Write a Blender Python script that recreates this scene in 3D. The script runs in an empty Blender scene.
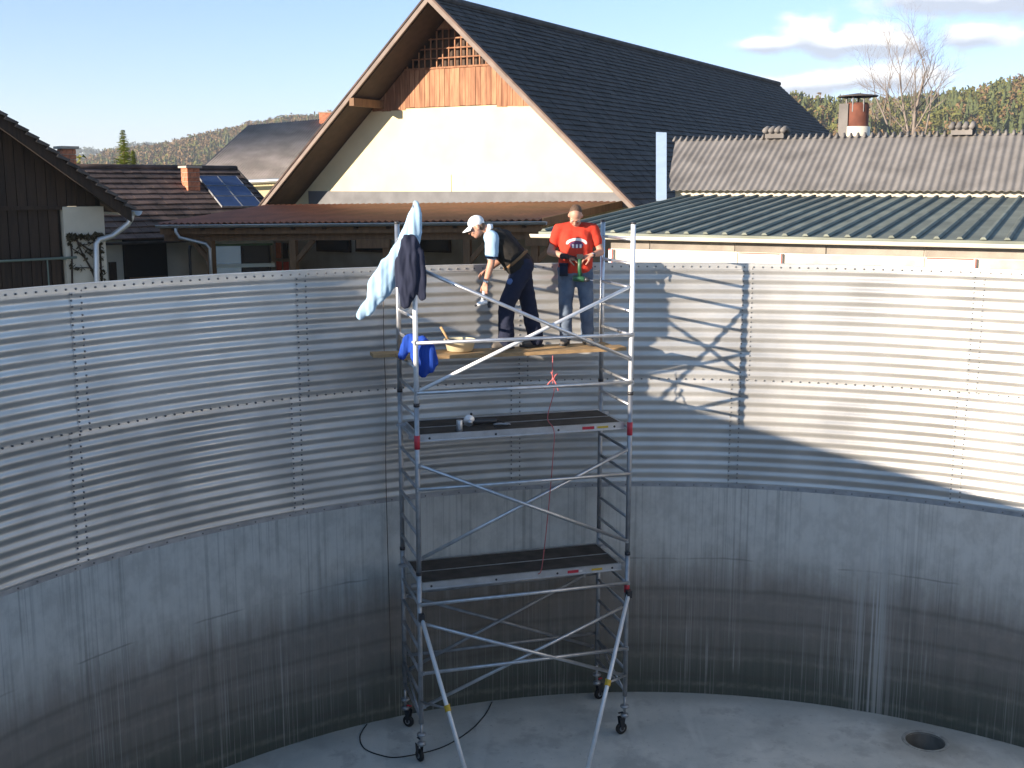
import bpy, math, random
import numpy as np
from mathutils import Vector, Matrix, noise
random.seed(7); rng = np.random.default_rng(7)
R_ = math.radians
S = bpy.context.scene; COL = S.collection

# ------------------------------------------------------------------ camera
F_PX, PITCH, CAM_H = 1136.5, 0.1735, 6.80
cam = bpy.data.cameras.new('camera'); co = bpy.data.objects.new('camera', cam); COL.objects.link(co)
cam.sensor_width = 36; cam.lens = F_PX/1024*36; cam.clip_start = .05; cam.clip_end = 12000
co.location = (0, 0, CAM_H); co.rotation_euler = (math.pi/2-PITCH, 0, 0); S.camera = co
S.render.resolution_x, S.render.resolution_y = 1024, 768

# ------------------------------------------------------------------ light
SUN_AZ, SUN_EL = 35.0, 11.2            # heading the light travels (from +X), elevation
w = bpy.data.worlds.new('World'); S.world = w; w.use_nodes = True
NT = w.node_tree; NT.nodes.clear()
def N(nt, t, **k):
    n = nt.nodes.new(t)
    for a, b in k.items():
        if a == 'op': n.operation = b
        else: setattr(n, a, b)
    return n
def LK(nt, a, b): nt.links.new(a, b)
def MATH(nt, op, a, b=None, c=None, clamp=False):
    n = nt.nodes.new('ShaderNodeMath'); n.operation = op; n.use_clamp = clamp
    for i, v in enumerate((a, b, c)):
        if v is None: continue
        if isinstance(v, (int, float)): n.inputs[i].default_value = v
        else: nt.links.new(v, n.inputs[i])
    return n.outputs[0]
sky = N(NT, 'ShaderNodeTexSky', sky_type='NISHITA'); sky.sun_disc = False
sky.sun_elevation = R_(SUN_EL); sky.sun_rotation = R_(90-(SUN_AZ+180))
sky.air_density = 0.85; sky.dust_density = 0.0; sky.ozone_density = 2.0; sky.altitude = 400
tc = N(NT, 'ShaderNodeTexCoord'); sx = N(NT, 'ShaderNodeSeparateXYZ'); LK(NT, tc.outputs['Generated'], sx.inputs[0])
AZ = MATH(NT, 'ARCTAN2', sx.outputs[0], sx.outputs[1]); EL = MATH(NT, 'ARCSINE', sx.outputs[2])
cn = N(NT, 'ShaderNodeTexNoise'); cn.inputs['Scale'].default_value = 26; cn.inputs['Detail'].default_value = 7; cn.inputs['Roughness'].default_value = .55
mp = N(NT, 'ShaderNodeMapping'); mp.inputs['Scale'].default_value = (1, 1, 1.7); LK(NT, tc.outputs['Generated'], mp.inputs[0]); LK(NT, mp.outputs[0], cn.inputs['Vector'])
CLOUDS = [  # azimuth, elevation, half width, half height (radians): cumulus puffs
    (.212, .112, .036, .010), (.246, .120, .026, .022), (.270, .110, .036, .014), (.296, .114, .044, .018), (.312, .110, .032, .010),
    (.372, .114, .036, .016), (.295, .084, .070, .014), (.240, .080, .050, .012), (.335, .147, .050, .017), (.385, .143, .070, .022), (.44, .146, .080, .026), (.55, .14, .09, .03),
    (.66, .22, .13, .04), (.9, .12, .10, .022), (1.1, .2, .18, .05), (.31, .178, .05, .010), (.5, .33, .16, .035), (-.52, .25, .12, .03), (-1.2, .2, .2, .04)]
dens = None; shade = None
for a0, e0, wa, he in CLOUDS:
    da = MATH(NT, 'DIVIDE', MATH(NT, 'SUBTRACT', AZ, a0), wa); de = MATH(NT, 'DIVIDE', MATH(NT, 'SUBTRACT', EL, e0), he)
    r2 = MATH(NT, 'ADD', MATH(NT, 'MULTIPLY', da, da), MATH(NT, 'MULTIPLY', de, de))
    d = MATH(NT, 'SUBTRACT', 1.0, MATH(NT, 'SQRT', r2)); d = MATH(NT, 'MAXIMUM', d, -1.0)
    s = MATH(NT, 'MULTIPLY', MATH(NT, 'MAXIMUM', d, 0.0), de)
    dens = d if dens is None else MATH(NT, 'MAXIMUM', dens, d); shade = s if shade is None else MATH(NT, 'ADD', shade, s)
dn = MATH(NT, 'ADD', dens, MATH(NT, 'MULTIPLY', MATH(NT, 'SUBTRACT', cn.outputs['Fac'], .5), 1.8))
cov = N(NT, 'ShaderNodeMapRange', interpolation_type='SMOOTHSTEP'); LK(NT, dn, cov.inputs['Value'])
cov.inputs['From Min'].default_value = -.1; cov.inputs['From Max'].default_value = .55; cov.inputs['To Max'].default_value = .92
shn = MATH(NT, 'ADD', MATH(NT, 'MULTIPLY', shade, 2.2), MATH(NT, 'ADD', .42, MATH(NT, 'MULTIPLY', MATH(NT, 'SUBTRACT', cn.outputs['Fac'], .5), 1.2)), clamp=True)
cc = N(NT, 'ShaderNodeMix', data_type='RGBA'); LK(NT, shn, cc.inputs['Factor'])
cc.inputs['A'].default_value = (2.5, 2.7, 3.1, 1); cc.inputs['B'].default_value = (6.2, 6.1, 5.9, 1)
hz = N(NT, 'ShaderNodeMapRange', interpolation_type='SMOOTHSTEP'); LK(NT, EL, hz.inputs['Value']); hz.inputs['From Min'].default_value = 0; hz.inputs['From Max'].default_value = .5
tcol = N(NT, 'ShaderNodeMix', data_type='RGBA'); LK(NT, hz.outputs[0], tcol.inputs['Factor']); tcol.inputs['A'].default_value = (.80, .78, 1.0, 1); tcol.inputs['B'].default_value = (1.03, 1.03, .98, 1)
tint = N(NT, 'ShaderNodeMix', data_type='RGBA', blend_type='MULTIPLY'); tint.inputs['Factor'].default_value = 1; LK(NT, sky.outputs[0], tint.inputs['A']); LK(NT, tcol.outputs['Result'], tint.inputs['B'])
mxs = N(NT, 'ShaderNodeMix', data_type='RGBA'); LK(NT, cov.outputs[0], mxs.inputs['Factor']); LK(NT, tint.outputs['Result'], mxs.inputs['A']); LK(NT, cc.outputs['Result'], mxs.inputs['B'])
bg = N(NT, 'ShaderNodeBackground'); bg.inputs['Strength'].default_value = 0.074; LK(NT, mxs.outputs['Result'], bg.inputs['Color'])
wo = N(NT, 'ShaderNodeOutputWorld'); LK(NT, bg.outputs[0], wo.inputs['Surface'])
sl = bpy.data.lights.new('sun', 'SUN'); so = bpy.data.objects.new('sun', sl); COL.objects.link(so)
sl.energy = 3.6; sl.angle = R_(.53); sl.color = (1, .86, .70)
ldir = Vector((math.cos(R_(SUN_AZ))*math.cos(R_(SUN_EL)), math.sin(R_(SUN_AZ))*math.cos(R_(SUN_EL)), -math.sin(R_(SUN_EL))))
so.rotation_euler = ldir.to_track_quat('-Z', 'Y').to_euler(); so.location = (-20, -15, 20)
S.view_settings.view_transform = 'Standard'; S.view_settings.look = 'None'; S.view_settings.exposure = 1.92; S.view_settings.gamma = 1

# ------------------------------------------------------------------ helpers
def ray(x, y):
    X, Yv = (x-512)/F_PX, (y-384)/F_PX
    return Vector((X, math.cos(PITCH)-Yv*math.sin(PITCH), -math.sin(PITCH)-Yv*math.cos(PITCH)))
def at(x, y, Y):
    d = ray(x, y); return Vector((0, 0, CAM_H))+d*(Y/d.y)
def atz(x, y, z):
    d = ray(x, y); return Vector((0, 0, CAM_H))+d*((z-CAM_H)/d.z)
def onplane(x, y, o, n):
    d = ray(x, y); c = Vector((0, 0, CAM_H)); return c+d*((Vector(o)-c).dot(n)/d.dot(n))
def mat(name, col, rough=.7, metal=0., var=.0, vscale=3., bump=0., bscale=20., col2=None, stretch=(1, 1, 1), spec=.5, detail=4.):
    m = bpy.data.materials.new(name); m.use_nodes = True; nt = m.node_tree; b = nt.nodes['Principled BSDF']
    b.inputs['Base Color'].default_value = (*col, 1); b.inputs['Roughness'].default_value = rough; b.inputs['Metallic'].default_value = metal
    b.inputs['Specular IOR Level'].default_value = spec
    t = N(nt, 'ShaderNodeTexCoord'); mpn = N(nt, 'ShaderNodeMapping'); mpn.inputs['Scale'].default_value = stretch; LK(nt, t.outputs['Object'], mpn.inputs[0])
    if var > 0 or col2:
        n = N(nt, 'ShaderNodeTexNoise'); n.inputs['Scale'].default_value = vscale; n.inputs['Detail'].default_value = detail; LK(nt, mpn.outputs[0], n.inputs['Vector'])
        oi = N(nt, 'ShaderNodeObjectInfo')
        f = MATH(nt, 'ADD', n.outputs['Fac'], MATH(nt, 'MULTIPLY', MATH(nt, 'SUBTRACT', oi.outputs['Random'], .5), .25))
        mr = N(nt, 'ShaderNodeMapRange'); LK(nt, f, mr.inputs['Value']); mr.inputs['From Min'].default_value = .3; mr.inputs['From Max'].default_value = .7
        mx = N(nt, 'ShaderNodeMix', data_type='RGBA'); LK(nt, mr.outputs[0], mx.inputs['Factor'])
        c2 = col2 if col2 else tuple(min(1, c*(1+var)) for c in col); c1 = col if col2 else tuple(c*(1-var) for c in col)
        mx.inputs['A'].default_value = (*c1, 1); mx.inputs['B'].default_value = (*c2, 1); LK(nt, mx.outputs['Result'], b.inputs['Base Color'])
    if bump > 0:
        n2 = N(nt, 'ShaderNodeTexNoise'); n2.inputs['Scale'].default_value = bscale; n2.inputs['Detail'].default_value = 5; LK(nt, mpn.outputs[0], n2.inputs['Vector'])
        bp = N(nt, 'ShaderNodeBump'); bp.inputs['Strength'].default_value = bump; bp.inputs['Distance'].default_value = .02; LK(nt, n2.outputs['Fac'], bp.inputs['Height']); LK(nt, bp.outputs[0], b.inputs['Normal'])
    return m
WM = {}
def reg(o, world, parent):
    WM[o.name] = world
    if parent is not None:
        o.parent = parent; o.matrix_basis = WM[parent.name].inverted() @ world
    else: o.matrix_basis = world
    return o
def tag(o, label=None, cat=None, group=None, kind=None):
    for k, v in (('label', label), ('category', cat), ('group', group), ('kind', kind)):
        if v: o[k] = v
    return o
def thing(name, loc, label, cat, group=None, rz=0):
    o = bpy.data.objects.new(name, None); COL.objects.link(o); o.empty_display_size = .2
    reg(o, Matrix.Translation(Vector(loc)) @ Matrix.Rotation(rz, 4, 'Z'), None)
    return tag(o, label, cat, group)
class MB:
    def __init__(s): s.v = []; s.f = []
    def add(s, vs, fs):
        n = len(s.v); s.v += [tuple(v) for v in vs]; s.f += [tuple(i+n for i in f) for f in fs]
    def hexa(s, p):   # p: 4 bottom, 4 top (same winding)
        s.add(p, [(3, 2, 1, 0), (4, 5, 6, 7), (0, 1, 5, 4), (1, 2, 6, 5), (2, 3, 7, 6), (3, 0, 4, 7)])
    def box(s, c, sz, ax=None):
        ax = ax or (Vector((1, 0, 0)), Vector((0, 1, 0)), Vector((0, 0, 1))); c = Vector(c)
        a, b, d = (Vector(ax[i])*sz[i]/2 for i in range(3))
        s.hexa([c-a-b-d, c+a-b-d, c+a+b-d, c-a+b-d, c-a-b+d, c+a-b+d, c+a+b+d, c-a+b+d])
    def prism(s, poly, off):   # polygon extruded by vector
        n = len(poly); off = Vector(off); p = [Vector(q) for q in poly]
        s.add(p+[q+off for q in p], [tuple(range(n))[::-1], tuple(range(n, 2*n))]+[(i, (i+1) % n, (i+1) % n+n, i+n) for i in range(n)])
    def tube(s, pts, rad, n=10, caps=True):
        pts = [Vector(p) for p in pts]; rad = rad if isinstance(rad, (list, tuple)) else [rad]*len(pts)
        base = len(s.v); up = None
        for i, p in enumerate(pts):
            t = (pts[min(i+1, len(pts)-1)]-pts[max(i-1, 0)])
            if t.length < 1e-9: t = Vector((0, 0, 1))
            t.normalize()
            if up is None: up = Vector((0, 0, 1)) if abs(t.z) < .9 else Vector((1, 0, 0))
            a = t.cross(up)
            if a.length < 1e-6: a = t.orthogonal()
            a.normalize(); b = t.cross(a); up = -b if False else up
            for k in range(n):
                an = 2*math.pi*k/n; s.v.append(tuple(p+(a*math.cos(an)+b*math.sin(an))*rad[i]))
        for i in range(len(pts)-1):
            for k in range(n):
                k2 = (k+1) % n; s.f.append((base+i*n+k, base+i*n+k2, base+(i+1)*n+k2, base+(i+1)*n+k))
        if caps:
            s.f.append(tuple(base+k for k in range(n))[::-1]); e = base+(len(pts)-1)*n; s.f.append(tuple(e+k for k in range(n)))
    def ball(s, c, r, nu=12, nv=8, sc=(1, 1, 1), rot=None):
        c = Vector(c); base = len(s.v); rr = rot or Matrix.Identity(3)
        for j in range(1, nv):
            th = math.pi*j/nv
            for i in range(nu):
                ph = 2*math.pi*i/nu
                s.v.append(tuple(c+rr @ Vector((r*sc[0]*math.sin(th)*math.cos(ph), r*sc[1]*math.sin(th)*math.sin(ph), r*sc[2]*math.cos(th)))))
        t = len(s.v); s.v.append(tuple(c+rr @ Vector((0, 0, r*sc[2])))); s.v.append(tuple(c-rr @ Vector((0, 0, r*sc[2]))))
        for j in range(nv-2):
            for i in range(nu):
                i2 = (i+1) % nu; s.f.append((base+j*nu+i, base+(j+1)*nu+i, base+(j+1)*nu+i2, base+j*nu+i2))
        for i in range(nu):
            i2 = (i+1) % nu; s.f.append((t, base+i, base+i2)); e = base+(nv-2)*nu; s.f.append((t+1, e+i2, e+i))
    def cap(s, p0, p1, r0, r1, n=14):      # capsule with two radii
        s.tube([p0, p1], [r0, r1], n); s.ball(p0, r0, n, 8); s.ball(p1, r1, n, 8)
    def chain(s, pts, n=14):               # [(point, radius) ...]
        for (p, r), (q, t) in zip(pts, pts[1:]): s.cap(p, q, r, t, n)
    def lathe(s, prof, n=24, c=(0, 0, 0), ax=None):   # (r, h) profile
        c = Vector(c); ax = ax or (Vector((1, 0, 0)), Vector((0, 1, 0)), Vector((0, 0, 1))); base = len(s.v)
        for r, h in prof:
            for k in range(n):
                a = 2*math.pi*k/n; s.v.append(tuple(c+ax[0]*(r*math.cos(a))+ax[1]*(r*math.sin(a))+ax[2]*h))
        for i in range(len(prof)-1):
            for k in range(n):
                k2 = (k+1) % n; s.f.append((base+i*n+k, base+i*n+k2, base+(i+1)*n+k2, base+(i+1)*n+k))
        s.f.append(tuple(base+k for k in range(n))[::-1]); e = base+(len(prof)-1)*n; s.f.append(tuple(e+k for k in range(n)))
    def mesh(s, name, m, smooth=False):
        me = bpy.data.meshes.new(name); me.from_pydata(s.v, [], s.f); me.materials.append(m)
        if smooth: me.polygons.foreach_set('use_smooth', [True]*len(me.polygons))
        me.update(); return me
    def build(s, name, m, parent=None, smooth=False, world=False):
        """verts are in world space; parented under its thing."""
        if parent is not None:
            inv = WM[parent.name].inverted(); s.v = [tuple(inv @ Vector(v)) for v in s.v]; W0 = WM[parent.name].copy()
        else: W0 = Matrix.Identity(4)
        o = bpy.data.objects.new(name, s.mesh(name, m, smooth)); COL.objects.link(o); reg(o, W0, parent); return o
    def build_at(s, name, m, loc, smooth=False):  # top-level single mesh with origin at loc
        loc = Vector(loc); s.v = [tuple(Vector(v)-loc) for v in s.v]
        o = bpy.data.objects.new(name, s.mesh(name, m, smooth)); COL.objects.link(o); return reg(o, Matrix.Translation(loc), None)
_cache = {}
def frame_from(p0, p1):
    d = (p1-p0); q = d.to_track_quat('Z', 'Y'); return Matrix.Translation((p0+p1)/2) @ q.to_matrix().to_4x4()
def bar(name, p0, p1, r, m, parent, n=10):
    p0, p1 = Vector(p0), Vector(p1); L = round((p1-p0).length, 3); k = ('t', r, L, m.name, n)
    if k not in _cache:
        b = MB(); b.tube([(0, 0, -L/2), (0, 0, L/2)], r, n); me = b.mesh(name, m)
        me.polygons.foreach_set('use_smooth', [len(p.vertices) == 4 for p in me.polygons]); _cache[k] = me
    o = bpy.data.objects.new(name, _cache[k]); COL.objects.link(o); return reg(o, frame_from(p0, p1), parent)
def boxo(name, c, sz, m, parent, ax=None, bev=0):
    k = ('b', tuple(round(x, 3) for x in sz), m.name)
    if k not in _cache:
        b = MB(); b.box((0, 0, 0), sz); _cache[k] = b.mesh(name, m)
    M3 = Matrix.Identity(3)
    if ax: M3 = Matrix((ax[0], ax[1], ax[2])).transposed()
    o = bpy.data.objects.new(name, _cache[k]); COL.objects.link(o); return reg(o, Matrix.Translation(Vector(c)) @ M3.to_4x4(), parent)
def remeshed(mb, voxel, smooth=6, fac=.5):
    me = bpy.data.meshes.new('tmp'); me.from_pydata(mb.v, [], mb.f); me.update()
    o = bpy.data.objects.new('tmp', me); COL.objects.link(o)
    r = o.modifiers.new('r', 'REMESH'); r.mode = 'VOXEL'; r.voxel_size = voxel; r.use_smooth_shade = True
    s = o.modifiers.new('s', 'SMOOTH'); s.factor = fac; s.iterations = smooth
    dg = bpy.context.evaluated_depsgraph_get(); ev = o.evaluated_get(dg); out = bpy.data.meshes.new_from_object(ev)
    bpy.data.objects.remove(o); bpy.data.meshes.remove(me); return out
def blob(name, mb, m, parent, voxel=.012, smooth=6, fac=.5, folds=0., fscale=9., label=None, fdir=(1, 1, 1), top=None):
    """union of the shapes in mb as one smooth skin; folds push it in and out like creased cloth. mb in the parent's space."""
    me = remeshed(mb, voxel, smooth, fac); me.name = name; me.materials.clear(); me.materials.append(m)
    if folds:
        n = len(me.vertices); co_ = np.empty(n*3); no_ = np.empty(n*3); me.vertices.foreach_get('co', co_); me.vertices.foreach_get('normal', no_)
        co_ = co_.reshape(-1, 3); no_ = no_.reshape(-1, 3); sc_ = co_*np.array(fdir)*fscale
        h = np.array([noise.noise(p)+.5*noise.noise((p[0]*2.1+3, p[1]*2.1+1, p[2]*2.1+7)) for p in sc_.tolist()])
        me.vertices.foreach_set('co', (co_+no_*(h*folds)[:, None]).ravel())
    me.polygons.foreach_set('use_smooth', [True]*len(me.polygons)); me.update()
    o = bpy.data.objects.new(name, me); COL.objects.link(o)
    reg(o, (WM[parent.name] if parent else (top or Matrix.Identity(4))).copy(), parent); return o

# ------------------------------------------------------------------ materials
M_STEEL = mat('galvanised_steel', (.50, .49, .465), .42, .58, var=.17, vscale=1.3, bump=.05, bscale=40, detail=8)
_n = M_STEEL.node_tree; _q = N(_n, 'ShaderNodeTexNoise'); _q.inputs['Scale'].default_value = 2.6; _q.inputs['Detail'].default_value = 6; _m = N(_n, 'ShaderNodeMapRange'); LK(_n, _q.outputs['Fac'], _m.inputs['Value']); _m.inputs['From Min'].default_value = .35; _m.inputs['From Max'].default_value = .65; _m.inputs['To Min'].default_value = .33; _m.inputs['To Max'].default_value = .50; LK(_n, _m.outputs[0], _n.nodes['Principled BSDF'].inputs['Roughness'])
M_BOLT = mat('bolt_steel', (.20, .20, .20), .5, .6)
M_ALU = mat('aluminium', (.62, .63, .65), .38, .9, var=.12, vscale=9)
M_ALU_DULL = mat('dull_aluminium', (.42, .43, .45), .5, .8, var=.2, vscale=7)
M_ALU_BRIGHT = mat('bright_aluminium', (.84, .85, .86), .4, .25, var=.06, vscale=9)
M_DECK = mat('deck_plywood', (.055, .043, .034), .75, 0, var=.45, vscale=6, bump=.1, bscale=60)
M_RED = mat('red_plastic', (.55, .03, .05), .45)
M_YEL = mat('yellow_plastic', (.65, .42, .03), .45)
M_BLK = mat('black_rubber', (.018, .018, .019), .6)
M_DKM = mat('dark_metal', (.06, .06, .065), .45, .5)
M_PLASTER = mat('cream_plaster', (.66, .56, .34), .9, 0, var=.10, vscale=1.2, bump=.08, bscale=30)
M_PLASTER_G = mat('old_plaster', (.50, .46, .38), .9, 0, var=.14, vscale=1.5, bump=.1, bscale=30)
M_WOOD = mat('larch_boards', (.20, .085, .042), .8, 0, col2=(.40, .20, .105), vscale=3, stretch=(4, 4, .5), bump=.15, bscale=18)
M_WOOD_DK = mat('dark_stained_wood', (.016, .009, .006), .85, 0, col2=(.042, .024, .014), vscale=4, stretch=(5, 5, .4), bump=.2, bscale=18)
M_WOOD_BR = mat('brown_timber', (.16, .085, .04), .75, 0, var=.25, vscale=4, stretch=(3, 3, .6))
M_SOFFIT = mat('soffit_boards', (.045, .028, .020), .8, 0, var=.25, vscale=4)
M_PLANK = mat('scaffold_plank', (.42, .27, .13), .8, 0, var=.25, vscale=4, stretch=(1, 6, 6), bump=.1)
M_TILE_DK = mat('dark_roof_tiles', (.058, .050, .048), .8, 0, var=.45, vscale=2.5, bump=.1)
M_TILE_BR = mat('brown_roof_tiles', (.095, .062, .050), .85, 0, var=.55, vscale=2.2, bump=.15)
M_ETERNIT = mat('fibre_cement', (.165, .153, .143), .9, 0, var=.28, vscale=1.6, bump=.1, detail=8)
M_ETERNIT_GR = mat('grey_fibre_cement', (.26, .23, .21), .95, 0, var=.25, vscale=.8, bump=.1, detail=8, spec=.1)
M_BROWNROOF = mat('brown_sheet_roof', (.24, .085, .045), .6, 0, var=.25, vscale=1.5, detail=7)
M_GREENROOF = mat('green_sheet_roof', (.19, .205, .165), .75, 0, var=.3, vscale=1.2)
M_GUTTER = mat('zinc_gutter', (.50, .51, .52), .45, .7, var=.1)
M_CREAMGUT = mat('pale_gutter', (.68, .62, .50), .5, .1, var=.08)
M_BLOCK = mat('concrete_block', (.27, .24, .205), .95, 0, var=.25, vscale=2.5, bump=.2, bscale=40)
M_MORTAR = mat('mortar', (.60, .56, .48), .95, 0, var=.1)
M_WHITE = mat('white_paint', (.80, .79, .76), .6, 0, var=.04)
M_REDPAINT = mat('red_paint', (.60, .10, .07), .6)
M_BRICK = mat('red_brick', (.46, .17, .09), .9, 0, var=.3, vscale=14, bump=.2)
M_CONC_PL = mat('chimney_mortar', (.42, .36, .30), .9, 0, var=.1)
M_RUST = mat('rusty_steel', (.13, .045, .028), .85, .2, col2=(.24, .085, .05), vscale=5)
M_BLUEFLASH = mat('pale_blue_sheet', (.34, .44, .58), .5, .1, var=.08)
M_GLASS = mat('dark_glass', (.02, .025, .03), .12, 0)
M_PV = mat('solar_cells', (.035, .065, .16), .22, .2, var=.15, vscale=3)
M_DARK = mat('unlit_interior', (.012, .011, .010), .9)
M_GROUND = mat('farmyard_ground', (.16, .14, .10), .95, 0, col2=(.10, .13, .045), vscale=.12, bump=.2, bscale=2, detail=8)
M_HILL = mat('hill_soil', (.085, .070, .035), .95, 0, col2=(.06, .075, .03), vscale=.02)

# ------------------------------------------------------------------ tank
CX, CY, RT = 1.7232, 7.0782, 7.4417
Z_S, Z_M, Z_R, GZ = 2.885, 4.335, 5.80, 2.72
def pol(a, r, z): return Vector((CX+r*math.cos(R_(a)), CY+r*math.sin(R_(a)), z))
def concrete_wall_mat():
    m = mat('stained_concrete', (.3, .3, .3), .85, 0, bump=.12, bscale=25); nt = m.node_tree; b = nt.nodes['Principled BSDF']
    t = N(nt, 'ShaderNodeTexCoord'); sp = N(nt, 'ShaderNodeSeparateXYZ'); LK(nt, t.outputs['Object'], sp.inputs[0])
    def noi(scale, st, det=5, rough=.55):
        mpn = N(nt, 'ShaderNodeMapping'); mpn.inputs['Scale'].default_value = st; LK(nt, t.outputs['Object'], mpn.inputs[0])
        n = N(nt, 'ShaderNodeTexNoise'); n.inputs['Scale'].default_value = scale; n.inputs['Detail'].default_value = det; n.inputs['Roughness'].default_value = rough; LK(nt, mpn.outputs[0], n.inputs['Vector']); return n.outputs['Fac']
    drip = noi(1, (11, 11, .35)); drip2 = noi(1, (16, 16, .10), 4); big = noi(.7, (1, 1, 1.4)); fine = noi(12, (1, 1, 1))
    ang = MATH(nt, 'ARCTAN2', sp.outputs[1], sp.outputs[0])
    cos2 = MATH(nt, 'COSINE', MATH(nt, 'SUBTRACT', ang, 1.15))
    z = sp.outputs[2]
    # old fill line: slurry stain below about 1.85 m with ragged drips
    zz = MATH(nt, 'ADD', z, MATH(nt, 'ADD', MATH(nt, 'MULTIPLY', MATH(nt, 'SUBTRACT', drip, .5), .75), MATH(nt, 'MULTIPLY', MATH(nt, 'SUBTRACT', big, .5), .5)))
    def ramp(v, a, c, t0=0., t1=1.):
        r = N(nt, 'ShaderNodeMapRange', interpolation_type='SMOOTHSTEP'); LK(nt, v, r.inputs['Value']); r.inputs['From Min'].default_value = a; r.inputs['From Max'].default_value = c
        r.inputs['To Min'].default_value = t0; r.inputs['To Max'].default_value = t1; return r.outputs[0]
    def mixc(f, A, B):
        x = N(nt, 'ShaderNodeMix', data_type='RGBA'); LK(nt, f, x.inputs['Factor'])
        for k, v in (('A', A), ('B', B)):
            if isinstance(v, tuple): x.inputs[k].default_value = (*v, 1)
            else: LK(nt, v, x.inputs[k])
        return x.outputs['Result']
    hair = noi(1, (34, 34, .22), 3); hair2 = noi(1, (60, 60, .5), 3); mott = noi(5, (1, 1, .7), 8, .65); patch = noi(1.1, (1, 1, .35), 4)
    low = ramp(zz, .05, 1.2); c = mixc(low, (.085, .095, .075), (.235, .205, .175))
    up = ramp(zz, 1.30, 2.25); c = mixc(up, c, (.56, .54, .49))
    c = mixc(ramp(mott, .38, .66, 0, .25), c, (.13, .125, .11))                          # mottling
    c = mixc(MATH(nt, 'MULTIPLY', ramp(hair, .50, .64, 0, .34), ramp(patch, .38, .62, .25, 1)), c, (.10, .095, .085))   # dark hairline runs
    wv = MATH(nt, 'FRACT', MATH(nt, 'DIVIDE', MATH(nt, 'ADD', z, MATH(nt, 'MULTIPLY', big, .12)), .40))
    band = MATH(nt, 'MULTIPLY', ramp(MATH(nt, 'ABSOLUTE', MATH(nt, 'SUBTRACT', wv, .5)), .0, .16, 1, 0), MATH(nt, 'MULTIPLY', ramp(z, 1.5, 1.85, 1, 0), ramp(fine, .35, .7, .1, .42)))
    c = mixc(band, c, (.30, .265, .22))                                                  # tide marks
    band2 = MATH(nt, 'MULTIPLY', ramp(MATH(nt, 'ABSOLUTE', MATH(nt, 'SUBTRACT', wv, .82)), .0, .14, 1, 0), ramp(z, 1.5, 1.9, .35, 0)); c = mixc(band2, c, (.10, .085, .072))
    lw = MATH(nt, 'MULTIPLY', ramp(MATH(nt, 'ABSOLUTE', MATH(nt, 'SUBTRACT', MATH(nt, 'ADD', z, MATH(nt, 'MULTIPLY', big, .16)), 1.98)), 0, .018, 1, 0), ramp(patch, .42, .58, 0, .55))
    c = mixc(lw, c, (.13, .13, .12))
    st = MATH(nt, 'MULTIPLY', ramp(hair2, .54, .66, 0, .6), MATH(nt, 'MULTIPLY', ramp(z, .0, 2.6, .8, .3), ramp(patch, .40, .66, .12, 1)))
    c = mixc(st, c, (.46, .45, .42))                                                     # pale lime runs
    st2 = MATH(nt, 'MULTIPLY', ramp(drip2, .58, .68), MATH(nt, 'MULTIPLY', ramp(z, .2, 2.4, .5, .2), ramp(big, .45, .65, .0, 1))); c = mixc(st2, c, (.48, .47, .44))
    # a bundle of pale runs where water has come over the rim (east of the tower)
    run = MATH(nt, 'MULTIPLY', ramp(MATH(nt, 'ABSOLUTE', MATH(nt, 'SUBTRACT', ang, 1.165)), .0, .055, 1, 0), ramp(hair, .44, .58, .0, .75)); c = mixc(MATH(nt, 'MULTIPLY', run, ramp(z, 2.0, 2.8, 1, .3)), c, (.47, .46, .43))
    LK(nt, c, b.inputs['Base Color']); return m
M_CONC = concrete_wall_mat()
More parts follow.
